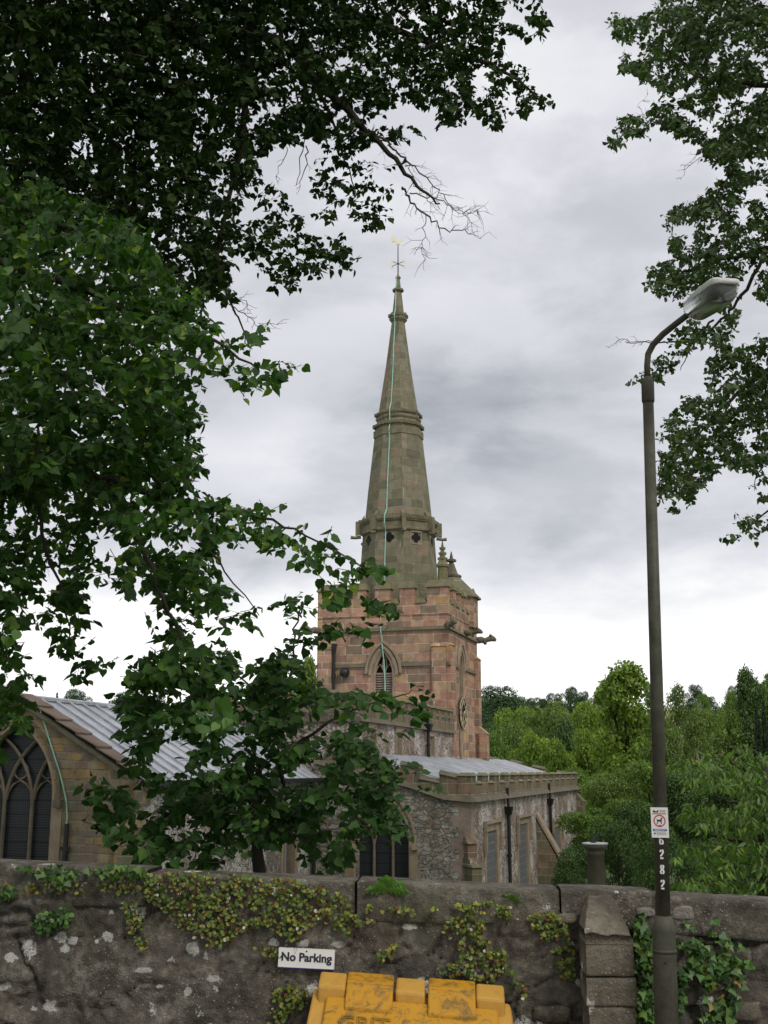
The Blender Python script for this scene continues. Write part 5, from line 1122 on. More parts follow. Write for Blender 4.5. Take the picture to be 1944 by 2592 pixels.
# stencilled column number
M['stencil']=plain('white_stencil_paint',(.70,.72,.68),.6,var=.1)
STN={'2':[[(-.42,.42),(-.34,.72),(-.12,.9)],[(.10,.92),(.36,.74),(.40,.42),(.18,.08),(-.38,-.46),(-.40,-.50)],[(-.46,-.86),(.46,-.86)]],
 '6':[[(.30,.80),(.1,.92)],[(-.12,.9),(-.40,.55),(-.46,-.1),(-.40,-.60),(-.12,-.88)],[(.12,-.88),(.42,-.62),(.42,-.15),(.15,.12),(-.16,.12)]],
 '8':[[(-.10,.92),(-.38,.72),(-.38,.38),(-.12,.12),(.16,-.02),(.42,-.32),(.40,-.66),(.14,-.9)],[(.12,.92),(.38,.72),(.38,.40),(.22,.2)],[(-.20,-.08),(-.44,-.32),(-.44,-.66),(-.14,-.9)]]}
def stencil(ch,yD):
    z=zD(yD); c=pz(z); rad=float(np.interp(z,[zD(1990),zD(862)],[rpx(28.5),rpx(23.5)])); f=nz(np.array([-c[0],-c[1],0])+np.array([.15,0,0])); sd=np.array([-f[1],f[0],0]); b=MB(); H=.0235; Wd_=.0165; th=.0042
    for st_ in STN[ch]:
        fine_=[];
        for i in range(len(st_)-1):
            for k in range(4): fine_.append(np.array(st_[i])*(1-k/4)+np.array(st_[i+1])*k/4)
        fine_.append(np.array(st_[-1])); V=[]
        for i,q in enumerate(fine_):
            tg=fine_[min(i+1,len(fine_)-1)]-fine_[max(i-1,0)]; tg=tg*np.array([Wd_,H]); tg=tg/np.linalg.norm(tg); nn=np.array([-tg[1],tg[0]])*th
            for e in (-1,1):
                u,v=q[0]*Wd_+nn[0]*e,q[1]*H+nn[1]*e; an=u/rad; V.append(c+dirp*v+(f*math.cos(an)+sd*math.sin(an))*(rad+.0012))
        b.add(V,[(2*i,2*i+1,2*i+3,2*i+2) for i in range(len(fine_)-1)])
    b.build('stencilled_digit',M['stencil'],lamp)
for ch,y in (('6',1814),('2',1844),('8',1877),('2',1909)): stencil(ch,y)
b=MB(); c=pz(zD(2076)); f=nz(np.array([-c[0],-c[1],0])+np.array([.35,0,0])); b.tube([c+f*(rpx(47)-.004),c+f*(rpx(47)+.004)],.006,10); b.build('access_bolt',M['iron'],lamp)
# ------------------------------------------------------------------ sundial on a stone pillar
sp_=at(1506,2133,20.0); gz_=ground_z(sp_[0],sp_[1]); k=20/F
sd_=empty('sundial',(sp_[0],sp_[1],gz_),'stone pillar sundial with a bronze gnomon in the churchyard','sundial')
b=MB(); hh=sp_[2]-gz_; b.lathe((sp_[0],sp_[1],gz_),[(.26,0),(.26,.12),(.20,.2),(.165,.26),(.142,hh-.20),(.165,hh-.18),(.15,hh-.15),(.165,hh-.11),(.205,hh-.07),(.205,hh-.03)],20); M['dialstone']=plain('dark_damp_stone',(.075,.068,.05),.9,var=.4,vs=5,bs=.4); b.build('pillar',M['dialstone'],sd_,True)
b=MB(); b.lathe((sp_[0],sp_[1],sp_[2]-.03),[(.212,0),(.218,.01),(.218,.025),(.2,.03)],28); b.build('dial_plate',M['lead'],sd_)
b=MB(); g=np.array([.82,.57,0]); c=np.array([sp_[0],sp_[1],sp_[2]]); b.prism([c-g*.1,c+g*.02,c+g*.13+np.array([0,0,.17]),c+g*.11+np.array([0,0,.17]),c-g*.03+np.array([0,0,.06])],(-.006,.008,0)); b.build('gnomon',M['iron'],sd_)
# ------------------------------------------------------------------ background trees: a few crowns built leaf by leaf, shared by copies
def crownpts(n,seed,shape='round',nclump=34,leafy=1.0,size=.3):
    r=np.random.default_rng(seed); C=[];Rr=[]
    for i in range(nclump):
        u=r.random(); v=nz(r.normal(0,1,3)); 
        if shape=='round': c=v*np.array([3.7,3.7,3.6])*(.45+.55*u**.4)+np.array([0,0,7.6]); rr=r.uniform(.8,1.7)
        elif shape=='tall': c=v*np.array([2.3,2.3,4.3])*(.4+.6*u**.4)+np.array([0,0,7.3]); rr=r.uniform(.6,1.25)
        elif shape=='airy': 
            h=r.random(); c=np.array([0,0,2.5+9*h])+nz(r.normal(0,1,3)*[1,1,.2])*(3.4*(1-h)**.6*r.uniform(.2,1)+.3); rr=r.uniform(.4,.95)
        elif shape=='cone': h=r.random()**.8; c=np.array([0,0,.6+10.6*h])+nz(r.normal(0,1,3)*[1,1,0])*(1.5*(1-h)+.1)*.8; rr=.55*(1-h*.6)
        elif shape=='bush': c=v*np.array([4.3,4.3,4.6])*(.5+.5*u**.5)+np.array([0,0,6]); c[2]=max(c[2],.5); rr=r.uniform(.9,1.9)
        C.append(c);Rr.append(rr)
    C=np.array(C);Rr=np.array(Rr); k=r.choice(nclump,n,p=Rr**2/np.sum(Rr**2)); v=nz(r.normal(0,1,(n,3))+np.array([0,-.0,.45]))
    rad=Rr[k]*(.72+.36*r.random(n))*(1+.2*r.normal(0,1,n)*.5)
    sq=np.array([1,1,.72]) if shape!='cone' else np.array([.8,.8,1.8])
    p=C[k]+v*sq*rad[:,None]; nrm=v+r.normal(0,.4,(n,3))+np.array([0,0,.55]); tip=r.normal(0,1,(n,3))+np.array([0,0,-.7])
    if shape=='cone': tip=r.normal(0,.4,(n,3))+np.array([0,0,1.5])
    return p,tip,nrm,size*r.uniform(.6,1.3,n),C
KINDS={}; NAT={}
def kindmesh(kind,shape,n,size,seed,nclump,matn,barkn,lean=0):
    p,tip,nrm,s,C=crownpts(n,seed,shape,nclump,1,size); e=bpy.data.objects.new('tmp',None); ORIG[e]=np.zeros(3)
    o=leaves('crown',p,tip,nrm,s,M[matn],e,(QT,QF)); o.parent=None
    b=MB(); r=np.random.default_rng(seed+5); top=9.5; b.tube([(0,0,-.5),(.05,.03,2),(-.05,.1,4.5),(.1,0,7),(0,.05,top)],[.30,.24,.19,.12,.03],8)
    for i in range(9):
        c=C[r.integers(len(C))]; z0=max(1.5,min(c[2]-2.0,7)); b.tube([(0,0,z0),tuple((np.array([0,0,z0])*.45+c*.55)+[0,0,-.35]),tuple(c)],[.10,.06,.015],5)
    t_=b.build('trunk',M[barkn],e,True); t_.parent=None
    for x in (o,t_): COL.objects.unlink(x)
    co=np.zeros(len(o.data.vertices)*3); o.data.vertices.foreach_get('co',co); co=co.reshape(-1,3); KINDS[kind]=(o,t_); NAT[kind]=(float(np.percentile(co[:,2],99.3)),2*float(np.percentile(np.abs(co[:,0]),98)))
kindmesh('round','round',26000,.23,11,44,'bg_mid','bark'); kindmesh('round2','round',26000,.23,23,36,'bg_mid','bark')
kindmesh('tall','tall',17000,.21,31,34,'bg_mid','bark'); kindmesh('airy','airy',14000,.20,41,80,'bg_olive','birch')
kindmesh('cone','cone',9000,.22,51,70,'yew','bark'); kindmesh('bush','bush',17000,.27,61,42,'bg_dark','bark')
kindmesh('tall2','tall',10000,.24,71,40,'bg_mid','bark'); kindmesh('leafy','airy',14000,.24,81,60,'bg_bright','bark')
TREEN=[0]
def bgtree(px,py,dep,wpx,kind,mat,name,label,group=None,rz=None,hmul=1.0):
    """px,py = top of the crown in the photograph, dep metres away, wpx crown width"""
    top=at(px,py,dep); gz=ground_z(top[0],top[1]); H=top[2]-gz; H=max(H,2.0)
    natH,natW=NAT[kind]
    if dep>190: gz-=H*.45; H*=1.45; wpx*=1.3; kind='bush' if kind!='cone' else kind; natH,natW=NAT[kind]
    e=empty(name,(top[0],top[1],gz),label,'bush' if name.endswith('bush') or name.endswith('shrub') else 'tree',group); TREEN[0]+=1
    e.rotation_euler=(0,0,TREEN[0]*1.37 if rz is None else rz); sxy=wpx*dep/F/natW; sz=H/natH*hmul; e.scale=(sxy,sxy,sz)
    for src,nm in zip(KINDS[kind],('crown','trunk')):
        c=src.copy(); c.name=nm; COL.objects.link(c); c.parent=e
        if nm=='crown': c.material_slots[0].link='OBJECT'; c.material_slots[0].material=M[mat]
    return e
G1='woodland trees filling the valley'; G2='small trees along the skyline'
# skyline
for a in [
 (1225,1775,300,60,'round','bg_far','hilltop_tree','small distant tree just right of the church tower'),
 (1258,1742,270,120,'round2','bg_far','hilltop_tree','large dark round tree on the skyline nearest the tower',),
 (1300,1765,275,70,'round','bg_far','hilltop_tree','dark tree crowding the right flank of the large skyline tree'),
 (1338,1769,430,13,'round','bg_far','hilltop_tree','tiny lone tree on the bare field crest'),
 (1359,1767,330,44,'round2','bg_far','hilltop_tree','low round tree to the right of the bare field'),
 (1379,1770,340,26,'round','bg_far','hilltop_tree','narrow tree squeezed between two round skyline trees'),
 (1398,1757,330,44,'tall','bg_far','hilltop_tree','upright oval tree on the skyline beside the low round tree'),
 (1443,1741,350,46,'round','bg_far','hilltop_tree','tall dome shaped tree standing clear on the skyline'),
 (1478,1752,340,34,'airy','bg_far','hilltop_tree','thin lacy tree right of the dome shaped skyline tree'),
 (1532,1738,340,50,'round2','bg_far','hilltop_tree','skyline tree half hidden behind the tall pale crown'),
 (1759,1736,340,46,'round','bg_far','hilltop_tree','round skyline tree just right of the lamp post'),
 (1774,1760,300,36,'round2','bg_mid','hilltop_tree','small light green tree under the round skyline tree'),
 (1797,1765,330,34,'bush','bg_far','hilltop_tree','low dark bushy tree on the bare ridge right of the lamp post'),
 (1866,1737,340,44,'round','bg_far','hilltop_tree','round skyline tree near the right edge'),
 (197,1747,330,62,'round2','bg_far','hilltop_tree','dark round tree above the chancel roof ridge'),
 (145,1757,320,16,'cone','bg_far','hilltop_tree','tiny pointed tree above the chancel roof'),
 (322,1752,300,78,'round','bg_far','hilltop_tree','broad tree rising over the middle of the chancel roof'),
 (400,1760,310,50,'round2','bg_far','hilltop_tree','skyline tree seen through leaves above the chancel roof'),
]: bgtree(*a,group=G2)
for a in [
 (782,1672,95,110,'leafy','bg_bright','woodland_tree','bright green tree rising behind the left side of the tower'),
 (720,1690,105,110,'round','bg_mid','woodland_tree','mid green tree left of the tower behind the leaves'),
 (1240,1835,200,100,'round2','bg_dark','woodland_tree','dark low tree against the right side of the tower'),
 (1240,1868,130,110,'round','bg_mid','woodland_tree','small green tree just above the aisle roof beside the tower'),
 (1318,1795,210,130,'round','bg_bright','woodland_tree','broad mid green crown below the bare field'),
 (1380,1800,190,130,'round2','bg_olive','woodland_tree','yellowish green rounded crown at the upper left of the wood'),
 (1445,1785,180,150,'round','bg_olive','woodland_tree','wide green crown under the dome shaped skyline tree'),
 (1300,1835,150,120,'round2','bg_olive','woodland_tree','tree with yellow green top beyond the aisle roof'),
 (1400,1830,140,130,'round','bg_dark','woodland_tree','dark shaded crown in the middle left of the wood'),
 (1500,1785,160,150,'round2','bg_bright','woodland_tree','large green crown in the middle of the wood'),
 (1345,1860,100,120,'tall2','bg_bright','woodland_tree','bright yellow green tree rising over the aisle parapet'),
 (1400,1880,95,130,'leafy','bg_bright','woodland_tree','bright feathery tree behind the aisle parapet'),
 (1470,1860,110,150,'round','bg_bright','woodland_tree','full green crown behind the far corner of the aisle'),
 (1545,1850,110,130,'tall','bg_bright','woodland_tree','light green tree with spreading sprays left of the lamp post'),
 (1578,1688,88,250,'leafy','bg_bright','woodland_tree','tallest pale leaved tree with open crown against the sky'),
 (1600,1760,100,150,'round','bg_bright','woodland_tree','dense green crown under the tallest tree'),
 (1655,1745,80,110,'airy','bg_olive','birch_tree','olive birch behind the lamp post'),
 (1712,1742,75,110,'airy','bg_olive','birch_tree','fine leaved birch reaching the skyline right of the lamp post'),
 (1760,1800,66,120,'airy','bg_olive','birch_tree','pale stemmed birch in front of the wood right of the lamp post'),
 (1700,1850,62,110,'airy','bg_olive','birch_tree','lower birch half hidden by the lamp post sign'),
 (1820,1790,150,120,'round2','bg_olive','woodland_tree','green crown below the bare ridge at right'),
 (1850,1770,120,110,'round','bg_mid','woodland_tree','rounded crown between the birch and the right edge'),
 (1893,1702,70,130,'leafy','bg_dark','woodland_tree','dark ragged tree breaking the skyline at the right edge'),
 (1935,1735,75,130,'tall','bg_dark','woodland_tree','dark dense tree cut by the right edge'),
 (1990,1720,72,150,'round','bg_mid','woodland_tree','green tree just past the right edge of the wood'),
 (1860,1850,70,130,'tall2','bg_olive','woodland_tree','olive green tree below the ragged dark tree'),
 (1470,1950,80,160,'round2','bg_mid','woodland_tree','shaded lower tree right of the aisle corner'),
 (1560,1940,70,150,'round','bg_olive','woodland_tree','rounded lower tree left of the lamp post'),
 (1640,1930,62,150,'tall2','bg_mid','woodland_tree','lower green tree behind the lamp post sign'),
 (1740,1950,55,160,'round2','bg_dark','woodland_tree','dark lower tree right of the lamp post sign'),
 (1830,1960,50,170,'round','bg_dark','woodland_tree','dark lower tree behind the bright broad leaved tree'),
 (1520,2030,52,170,'round','bg_mid','woodland_tree','leafy low tree above the sundial'),
 (1620,2030,46,150,'round2','bg_dark','woodland_tree','dark low tree between the sundial and the lamp post'),
]: bgtree(*a,group=G1)
for px,py,w_ in ((1915,1800,24),(1932,1790,22),(1948,1770,26)):
    bgtree(px,py,46,w_*1.7,'cone','yew','cypress_tree',{1915:'leftmost dark column of the narrow cypresses at the right edge',1932:'middle dark column of the narrow cypresses at the right edge',1948:'rightmost and tallest narrow cypress cut by the right edge'}[px],'narrow dark cypresses')
bgtree(1560,2085,27,190,'bush','bg_dark','evergreen_shrub','dark glossy shrub behind the sundial','dark churchyard shrubs'); bgtree(1455,2150,30,120,'bush','bg_dark','evergreen_shrub','dark shrub between the aisle corner and the sundial','dark churchyard shrubs')
bgtree(1680,2120,25,150,'bush','bg_dark','evergreen_shrub','dark shrub behind the numbered part of the lamp post','dark churchyard shrubs'); bgtree(1800,2130,27,210,'bush','bg_dark','evergreen_shrub','dark shrub under the bright broad leaved tree','dark churchyard shrubs'); bgtree(1930,2120,28,190,'bush','bg_dark','evergreen_shrub','dark shrub at the right edge above the wall','dark churchyard shrubs')
# bright broad leaved tree on the right, hanging pointed leaves
def leafytree(name,label,trunk,boughs,sp,mat,tmpl,leafname='crown',tw=None,r0=.12,bark='bark',cat='tree',extra=None,group=None):
    base=np.array(trunk[0]); e=empty(name,tuple(base),label,cat,group)
    b=MB(); b.tube(trunk,list(np.linspace(r0,r0*.45,len(trunk))),10); b.build('trunk',M[bark],e,True)
    for bo in boughs:
        pts,ra,rb=bo; b=MB(); limb(b,pts,ra,rb,.05,6); b.build('branch',M[bark],e,True)
    P_,T_2,N_,S_2,SA,SB=sp
    leaves(leafname,P_,T_2,N_,S_2,M[mat],e,tmpl)
    if len(SA): n=len(SA); sticks('twigs',SA,SB,np.full(n,.0035),np.full(n,.0015),M['twig'],e)
    return e
C_P=[[(1465,1640),(1510,1610),(1540,1630),(1600,1610),(1680,1625),(1760,1640),(1760,1720),(1650,1700),(1600,1690),(1540,1700),(1490,1690),(1470,1668)],
 [(1460,1750),(1500,1730),(1580,1745),(1700,1720),(1780,1740),(1780,1800),(1680,1790),(1600,1810),(1540,1800),(1500,1790),(1470,1775)],
 [(1445,1850),(1480,1822),(1540,1810),(1620,1815),(1760,1800),(1760,1870),(1640,1880),(1560,1870),(1500,1860)],
 [(1450,1905),(1490,1890),(1560,1880),(1640,1885),(1760,1890),(1760,1930),(1600,1925),(1540,1915),(1470,1920)],
 [(1600,1690),(1680,1690),(1780,1700),(1780,1900),(1660,1900),(1620,1840),(1600,1760)]]
spc=joinspr([spray([p],[],15.5,18.5,6.0,.098,thr=.36,nsc=16,facing=.7,droop=.9,tw=6) for p in C_P])
tb=atD(1655,1905,17.5); g=ground_z(tb[0],tb[1])
leafytree('broad_leaved_tree','bright yellow green tree with long drooping leaves standing over the wall at right',[(tb[0],tb[1],g),tuple(atD(1652,1900,17.5)),tuple(atD(1640,1780,17.3)),tuple(atD(1650,1690,17.2)),tuple(atD(1655,1640,17.2))],
 [([(1650,1850,17.4),(1590,1815,17),(1520,1800,16.6)],.04,.01),([(1645,1790,17.3),(1600,1740,17),(1540,1720,16.6)],.04,.01),([(1650,1700,17.2),(1600,1650,17),(1530,1630,16.7)],.035,.008),([(1650,1890,17.4),(1590,1900,17),(1480,1905,16.6)],.03,.008),([(1650,1760,17.3),(1700,1720,17),(1760,1690,16.6)],.04,.01)],spc,'cherry',(CT,CF),r0=.14)
# ------------------------------------------------------------------ young tree behind the wall
Y_P=[[(180,1690),(230,1665),(300,1640),(250,1575),(262,1505),(330,1450),(400,1440),(470,1400),(560,1410),(640,1420),(700,1490),(760,1495),(785,1560),(830,1610),(850,1650),(860,1700),(800,1760),(760,1740),(640,1770),(480,1790),(330,1770),(230,1750),(190,1725)],
 [(230,1740),(330,1700),(450,1730),(560,1760),(560,1835),(520,1860),(500,1880),(440,1870),(380,1840),(310,1870),(300,1830),(200,1800),(215,1765)],
 [(570,1770),(660,1740),(780,1700),(860,1700),(872,1750),(868,1800),(870,1850),(850,1860),(820,1800),(770,1800),(760,1850),(720,1872),(690,1850),(650,1860),(620,1820),(590,1830)],
 [(640,1400),(630,1330),(610,1300),(650,1280),(700,1290),(755,1262),(800,1290),(860,1325),(830,1350),(800,1400),(740,1370),(700,1400),(690,1440)],
 [(690,1500),(760,1480),(830,1500),(900,1485),(965,1520),(940,1545),(880,1550),(890,1600),(850,1640),(760,1640)],
 [(860,1640),(900,1650),(945,1690),(925,1715),(890,1690)]]
Y_H=[[(300,1690),(380,1720),(350,1770),(290,1740)],[(340,1590),(400,1600),(380,1660),(320,1650)],[(330,1780),(480,1770),(470,1800),(340,1800)],[(590,1650),(650,1640),(700,1680),(620,1700)],[(880,1560),(930,1560),(930,1640),(880,1620)],[(700,1430),(760,1400),(760,1470),(700,1470)]]
Y_LAI=[4.4,3.8,4.2,1.3,1.25,.6]
spy=joinspr([spray([p],Y_H,8.6,10.9,l,.077,dfun=lambda Q,u:8.8+1.6*u+2.4*(fbm(np.c_[Q/60.,np.full(len(Q),9.2)],3)-.5),thr=.40 if i in (0,1,2) else .30,nsc=30,facing=.55,droop=.35,tw=7) for i,(p,l) in enumerate(zip(Y_P,Y_LAI))])
tb=atD(563,1905,9.6); g=ground_z(tb[0],tb[1]); dT=9.6
leafytree('young_lime_tree','young dark green tree with a slim trunk growing just behind the wall before the chancel',[(tb[0],tb[1],g),tuple(atD(562,1890,dT)),tuple(atD(555,1840,dT)),tuple(atD(560,1790,dT)),tuple(atD(548,1740,dT)),tuple(atD(560,1660,dT))],
 [([(557,1810,9.6),(590,1770,9.6),(610,1700,9.6),(600,1600,9.6),(618,1500,9.6),(632,1400,9.6),(650,1310,9.6)],.030,.006),([(556,1800,9.6),(520,1760,9.5),(440,1735,9.3),(330,1760,9.1)],.022,.006),([(548,1750,9.6),(520,1680,9.5),(470,1600,9.4),(430,1520,9.3)],.022,.005),([(575,1790,9.6),(660,1750,9.5),(760,1700,9.4),(850,1690,9.3)],.022,.005),([(600,1640,9.6),(700,1570,9.6),(800,1520,9.6),(890,1490,9.6)],.016,.004),([(560,1800,9.6),(620,1800,9.3),(700,1810,9.1)],.016,.004),([(610,1560,9.6),(540,1480,9.7),(480,1430,9.8)],.014,.004)],spy,'hazel',None,r0=.062)
# ------------------------------------------------------------------ big lime on the left, overhanging (trunk stands outside the frame)
L_near=[
 [(-120,430),(0,360),(70,370),(150,430),(230,445),(330,520),(360,600),(430,620),(455,700),(440,760),(470,800),(430,830),(395,850),(440,890),(428,930),(440,1000),(430,1030),(400,1030),(300,1050),(150,1080),(-120,1060)],
 [(440,690),(520,700),(575,695),(602,712),(590,750),(560,765),(625,785),(640,805),(615,825),(560,825),(520,860),(490,835),(440,800),(420,760)],
 [(-120,1000),(120,1010),(300,1040),(410,1040),(470,1060),(490,1100),(590,1100),(620,1150),(600,1190),(520,1160),(450,1190),(430,1240),(400,1300),(300,1290),(200,1230),(180,1290),(130,1300),(0,1290),(-120,1300)],
 [(590,1130),(620,1145),(715,1150),(720,1165),(690,1178),(740,1200),(790,1220),(825,1222),(835,1245),(800,1255),(790,1280),(830,1290),(862,1325),(840,1335),(790,1300),(740,1270),(690,1230),(640,1205),(590,1185)],
 [(330,1250),(470,1200),(490,1270),(530,1310),(590,1330),(560,1370),(520,1330),(480,1330),(470,1370),(520,1450),(490,1540),(480,1620),(440,1630),(400,1560),(330,1560),(300,1500),(270,1440),(330,1400),(320,1330)],
 [(-120,1270),(60,1270),(150,1260),(180,1300),(190,1400),(250,1440),(230,1450),(200,1440),(180,1500),(160,1440),(120,1400),(100,1380),(60,1340),(30,1400),(70,1460),(40,1490),(0,1510),(-120,1560)],
 [(620,1280),(700,1240),(760,1290),(700,1330),(640,1330),(600,1330)],
 [(-120,1470),(60,1480),(95,1500),(105,1535),(70,1545),(55,1590),(30,1600),(15,1640),(-120,1650)]]
L_lai=[7.0,2.3,5.2,3.6,3.9,4.2,2.0,3.2]
L_holes=[[(180,1140),(255,1135),(262,1175),(205,1200)],[(455,1215),(560,1200),(690,1245),(640,1290),(560,1290),(490,1260)],[(175,1310),(245,1290),(250,1425),(190,1420)],[(60,1285),(95,1285),(90,1330),(50,1330)]]
def dnear(Q,u): return np.interp(Q[:,1],[300,500,900,1300,1600],[11.0,8.4,8.2,8.8,8.6])+2.2*u+3.6*(fbm(np.c_[Q/85.,np.full(len(Q),4.2)],3)-.5)
spn=joinspr([spray([p],L_holes,8,10.5,l,.079,thr=.33 if i in (0,) else (.36 if i in (2,4,5) else .30),nsc=32,facing=.6,droop=.55,tw=7,dfun=dnear) for i,(p,l) in enumerate(zip(L_near,L_lai))])
bk=spray([[(-120,420),(60,400),(230,470),(330,560),(390,650),(410,760),(390,850),(415,930),(410,1010),(300,1060),(130,1080),(-120,1090)]],[],11.5,13.5,3.6,.10,thr=.22,nsc=45,facing=.4,droop=.5,tw=7)
spn=joinspr([spn,bk])
# a few very near pale sprays low in the crown
spnn=spray([[(-60,560),(40,580),(70,680),(60,780),(-60,790)],[(420,1420),(480,1440),(500,1560),(470,1600),(430,1560)],[(-60,1370),(20,1370),(20,1420),(-60,1430)]],[],6.6,7.6,1.1,.075,facing=.8,droop=.9,tw=5)
tb=np.array([-7.2,10.5,0]); g=ground_z(tb[0],tb[1])
# trunk of this tree
near_tr=[(-7.2,10.5,g),(-7.1,10.4,2.5),(-6.9,10.3,5),(-6.6,10.3,8),(-6.5,10.4,11),(-6.4,10.4,14)]
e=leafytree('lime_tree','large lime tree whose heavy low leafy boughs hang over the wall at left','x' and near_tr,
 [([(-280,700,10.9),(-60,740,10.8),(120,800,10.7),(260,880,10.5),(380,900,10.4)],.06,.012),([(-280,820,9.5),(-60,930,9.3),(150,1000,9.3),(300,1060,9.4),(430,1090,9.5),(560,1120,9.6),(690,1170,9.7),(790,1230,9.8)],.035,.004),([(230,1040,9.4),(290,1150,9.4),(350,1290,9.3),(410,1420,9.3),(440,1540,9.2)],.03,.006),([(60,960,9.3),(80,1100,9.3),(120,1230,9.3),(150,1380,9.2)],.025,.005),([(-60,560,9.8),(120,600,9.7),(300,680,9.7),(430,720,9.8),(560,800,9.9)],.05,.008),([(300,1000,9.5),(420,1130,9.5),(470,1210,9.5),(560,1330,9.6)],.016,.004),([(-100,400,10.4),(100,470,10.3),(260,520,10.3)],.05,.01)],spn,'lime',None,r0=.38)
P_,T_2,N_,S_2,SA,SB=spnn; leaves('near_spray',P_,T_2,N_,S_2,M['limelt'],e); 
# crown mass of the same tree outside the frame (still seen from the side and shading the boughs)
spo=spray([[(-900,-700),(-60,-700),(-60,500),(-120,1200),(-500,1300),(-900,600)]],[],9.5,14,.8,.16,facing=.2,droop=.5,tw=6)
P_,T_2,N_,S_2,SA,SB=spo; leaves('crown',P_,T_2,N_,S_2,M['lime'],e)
# ------------------------------------------------------------------ second, taller lime whose canopy closes the top of the view
H_P=[
 [(-150,-350),(900,-350),(1000,-200),(1120,-120),(1105,-20),(1085,10),(1070,60),(1085,120),(1080,145),(1022,116),(1010,160),(1018,231),(991,262),(956,268),(930,232),(880,215),(862,206),(800,245),(770,290),(700,300),(640,296),(590,310),(560,335),(530,420),(500,560),(490,640),(440,660),(330,600),(200,520),(-150,480)],
 [(1022,116),(1080,147),(1126,131),(1134,166),(1184,185),(1199,235),(1188,247),(1168,247),(1137,255),(1114,251),(1099,228),(1072,278),(1045,270),(1022,251),(1000,200),(1005,140)],
 [(1076,39),(1100,5),(1168,8),(1188,66),(1168,81),(1137,106),(1114,77),(1080,62)],
 [(1040,-60),(1150,-80),(1130,0),(1070,20)],
 [(770,285),(864,251),(891,266),(918,301),(914,311),(891,309),(867,305),(852,318),(829,305),(790,320),(810,360),(868,345),(855,400),(840,425),(800,410),(770,380),(700,340),(690,300)],
 [(690,340),(740,350),(813,424),(829,455),(821,498),(767,494),(759,455),(725,451),(709,490),(682,459),(700,428),(678,401)],
 [(520,514),(540,480),(566,463),(610,440),(643,463),(684,494),(736,509),(772,566),(720,576),(669,586),(638,607),(653,638),(607,622),(576,590),(535,565)],
 [(540,370),(610,400),(628,440),(590,450),(545,430)],
 [(440,560),(500,590),(520,630),(490,650),(440,640)]]
H_lai=[6.5,3.3,3.0,2.4,2.3,3.2,3.9,2.2,2.6]
H_holes=[[(600,300),(680,310),(685,400),(650,430),(600,380),(560,350)],[(215,30),(235,20),(240,70),(222,80)]]
def dhi(Q,u): return np.interp(Q[:,0],[0,500,900,1200],[11.5,12.5,13.5,14.5])+np.interp(Q[:,0],[0,600,1200],[4.5,3.5,2.2])*u
sph=[]
for i,(p,l) in enumerate(zip(H_P,H_lai)):
    sph.append(spray([p],H_holes,13,15.5,l,.085,thr=.35 if i==0 else .30,nsc=26,facing=.15,droop=.55,tw=7,dfun=dhi))
# denser towards the top left
sph.append(spray([[(-150,-350),(700,-350),(640,0),(560,200),(430,420),(300,560),(-150,560)]],[],13,16,3.2,.10,thr=.0,facing=.1,tw=7,dfun=dhi))
sph.append(spray([[(-150,-350),(960,-350),(980,0),(900,120),(640,200),(-150,300)]],[],13,16,1.1,.085,thr=.36,nsc=40,facing=.1,tw=7,dfun=dhi))
sph=joinspr(sph)
tb=np.array([-10.5,16.0,0]); g=ground_z(-10.5,16)
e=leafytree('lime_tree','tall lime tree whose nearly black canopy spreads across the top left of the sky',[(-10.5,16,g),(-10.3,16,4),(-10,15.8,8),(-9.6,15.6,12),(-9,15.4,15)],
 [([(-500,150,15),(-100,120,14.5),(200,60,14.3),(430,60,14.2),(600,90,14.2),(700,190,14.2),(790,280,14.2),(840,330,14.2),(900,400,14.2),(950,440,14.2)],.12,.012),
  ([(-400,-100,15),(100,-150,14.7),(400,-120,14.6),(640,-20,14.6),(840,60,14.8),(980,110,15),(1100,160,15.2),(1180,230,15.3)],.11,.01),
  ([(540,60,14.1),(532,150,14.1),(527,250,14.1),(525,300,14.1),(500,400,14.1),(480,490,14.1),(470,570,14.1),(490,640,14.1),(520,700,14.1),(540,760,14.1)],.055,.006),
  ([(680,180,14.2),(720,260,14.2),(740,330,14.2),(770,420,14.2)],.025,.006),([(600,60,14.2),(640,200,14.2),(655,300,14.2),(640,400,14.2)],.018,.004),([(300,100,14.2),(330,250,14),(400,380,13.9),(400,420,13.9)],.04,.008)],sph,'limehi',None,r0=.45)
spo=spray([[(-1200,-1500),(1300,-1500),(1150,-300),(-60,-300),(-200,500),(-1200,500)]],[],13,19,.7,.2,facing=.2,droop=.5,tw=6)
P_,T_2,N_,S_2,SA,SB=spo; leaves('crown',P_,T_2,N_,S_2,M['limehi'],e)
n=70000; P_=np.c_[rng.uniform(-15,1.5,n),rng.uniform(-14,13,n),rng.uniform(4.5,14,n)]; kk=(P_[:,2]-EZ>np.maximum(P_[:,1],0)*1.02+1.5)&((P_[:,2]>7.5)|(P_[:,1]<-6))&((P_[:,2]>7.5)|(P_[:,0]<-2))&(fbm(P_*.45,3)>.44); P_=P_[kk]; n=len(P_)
leaves('crown',P_,rng.normal(0,1,(n,3))+[0,0,-.5],rng.normal(0,.6,(n,3))+[0,0,1],rng.uniform(.15,.32,n),M['limehi'],e,(QT,QF))  # unseen leaf mass over and behind the camera, added to block sky and sun
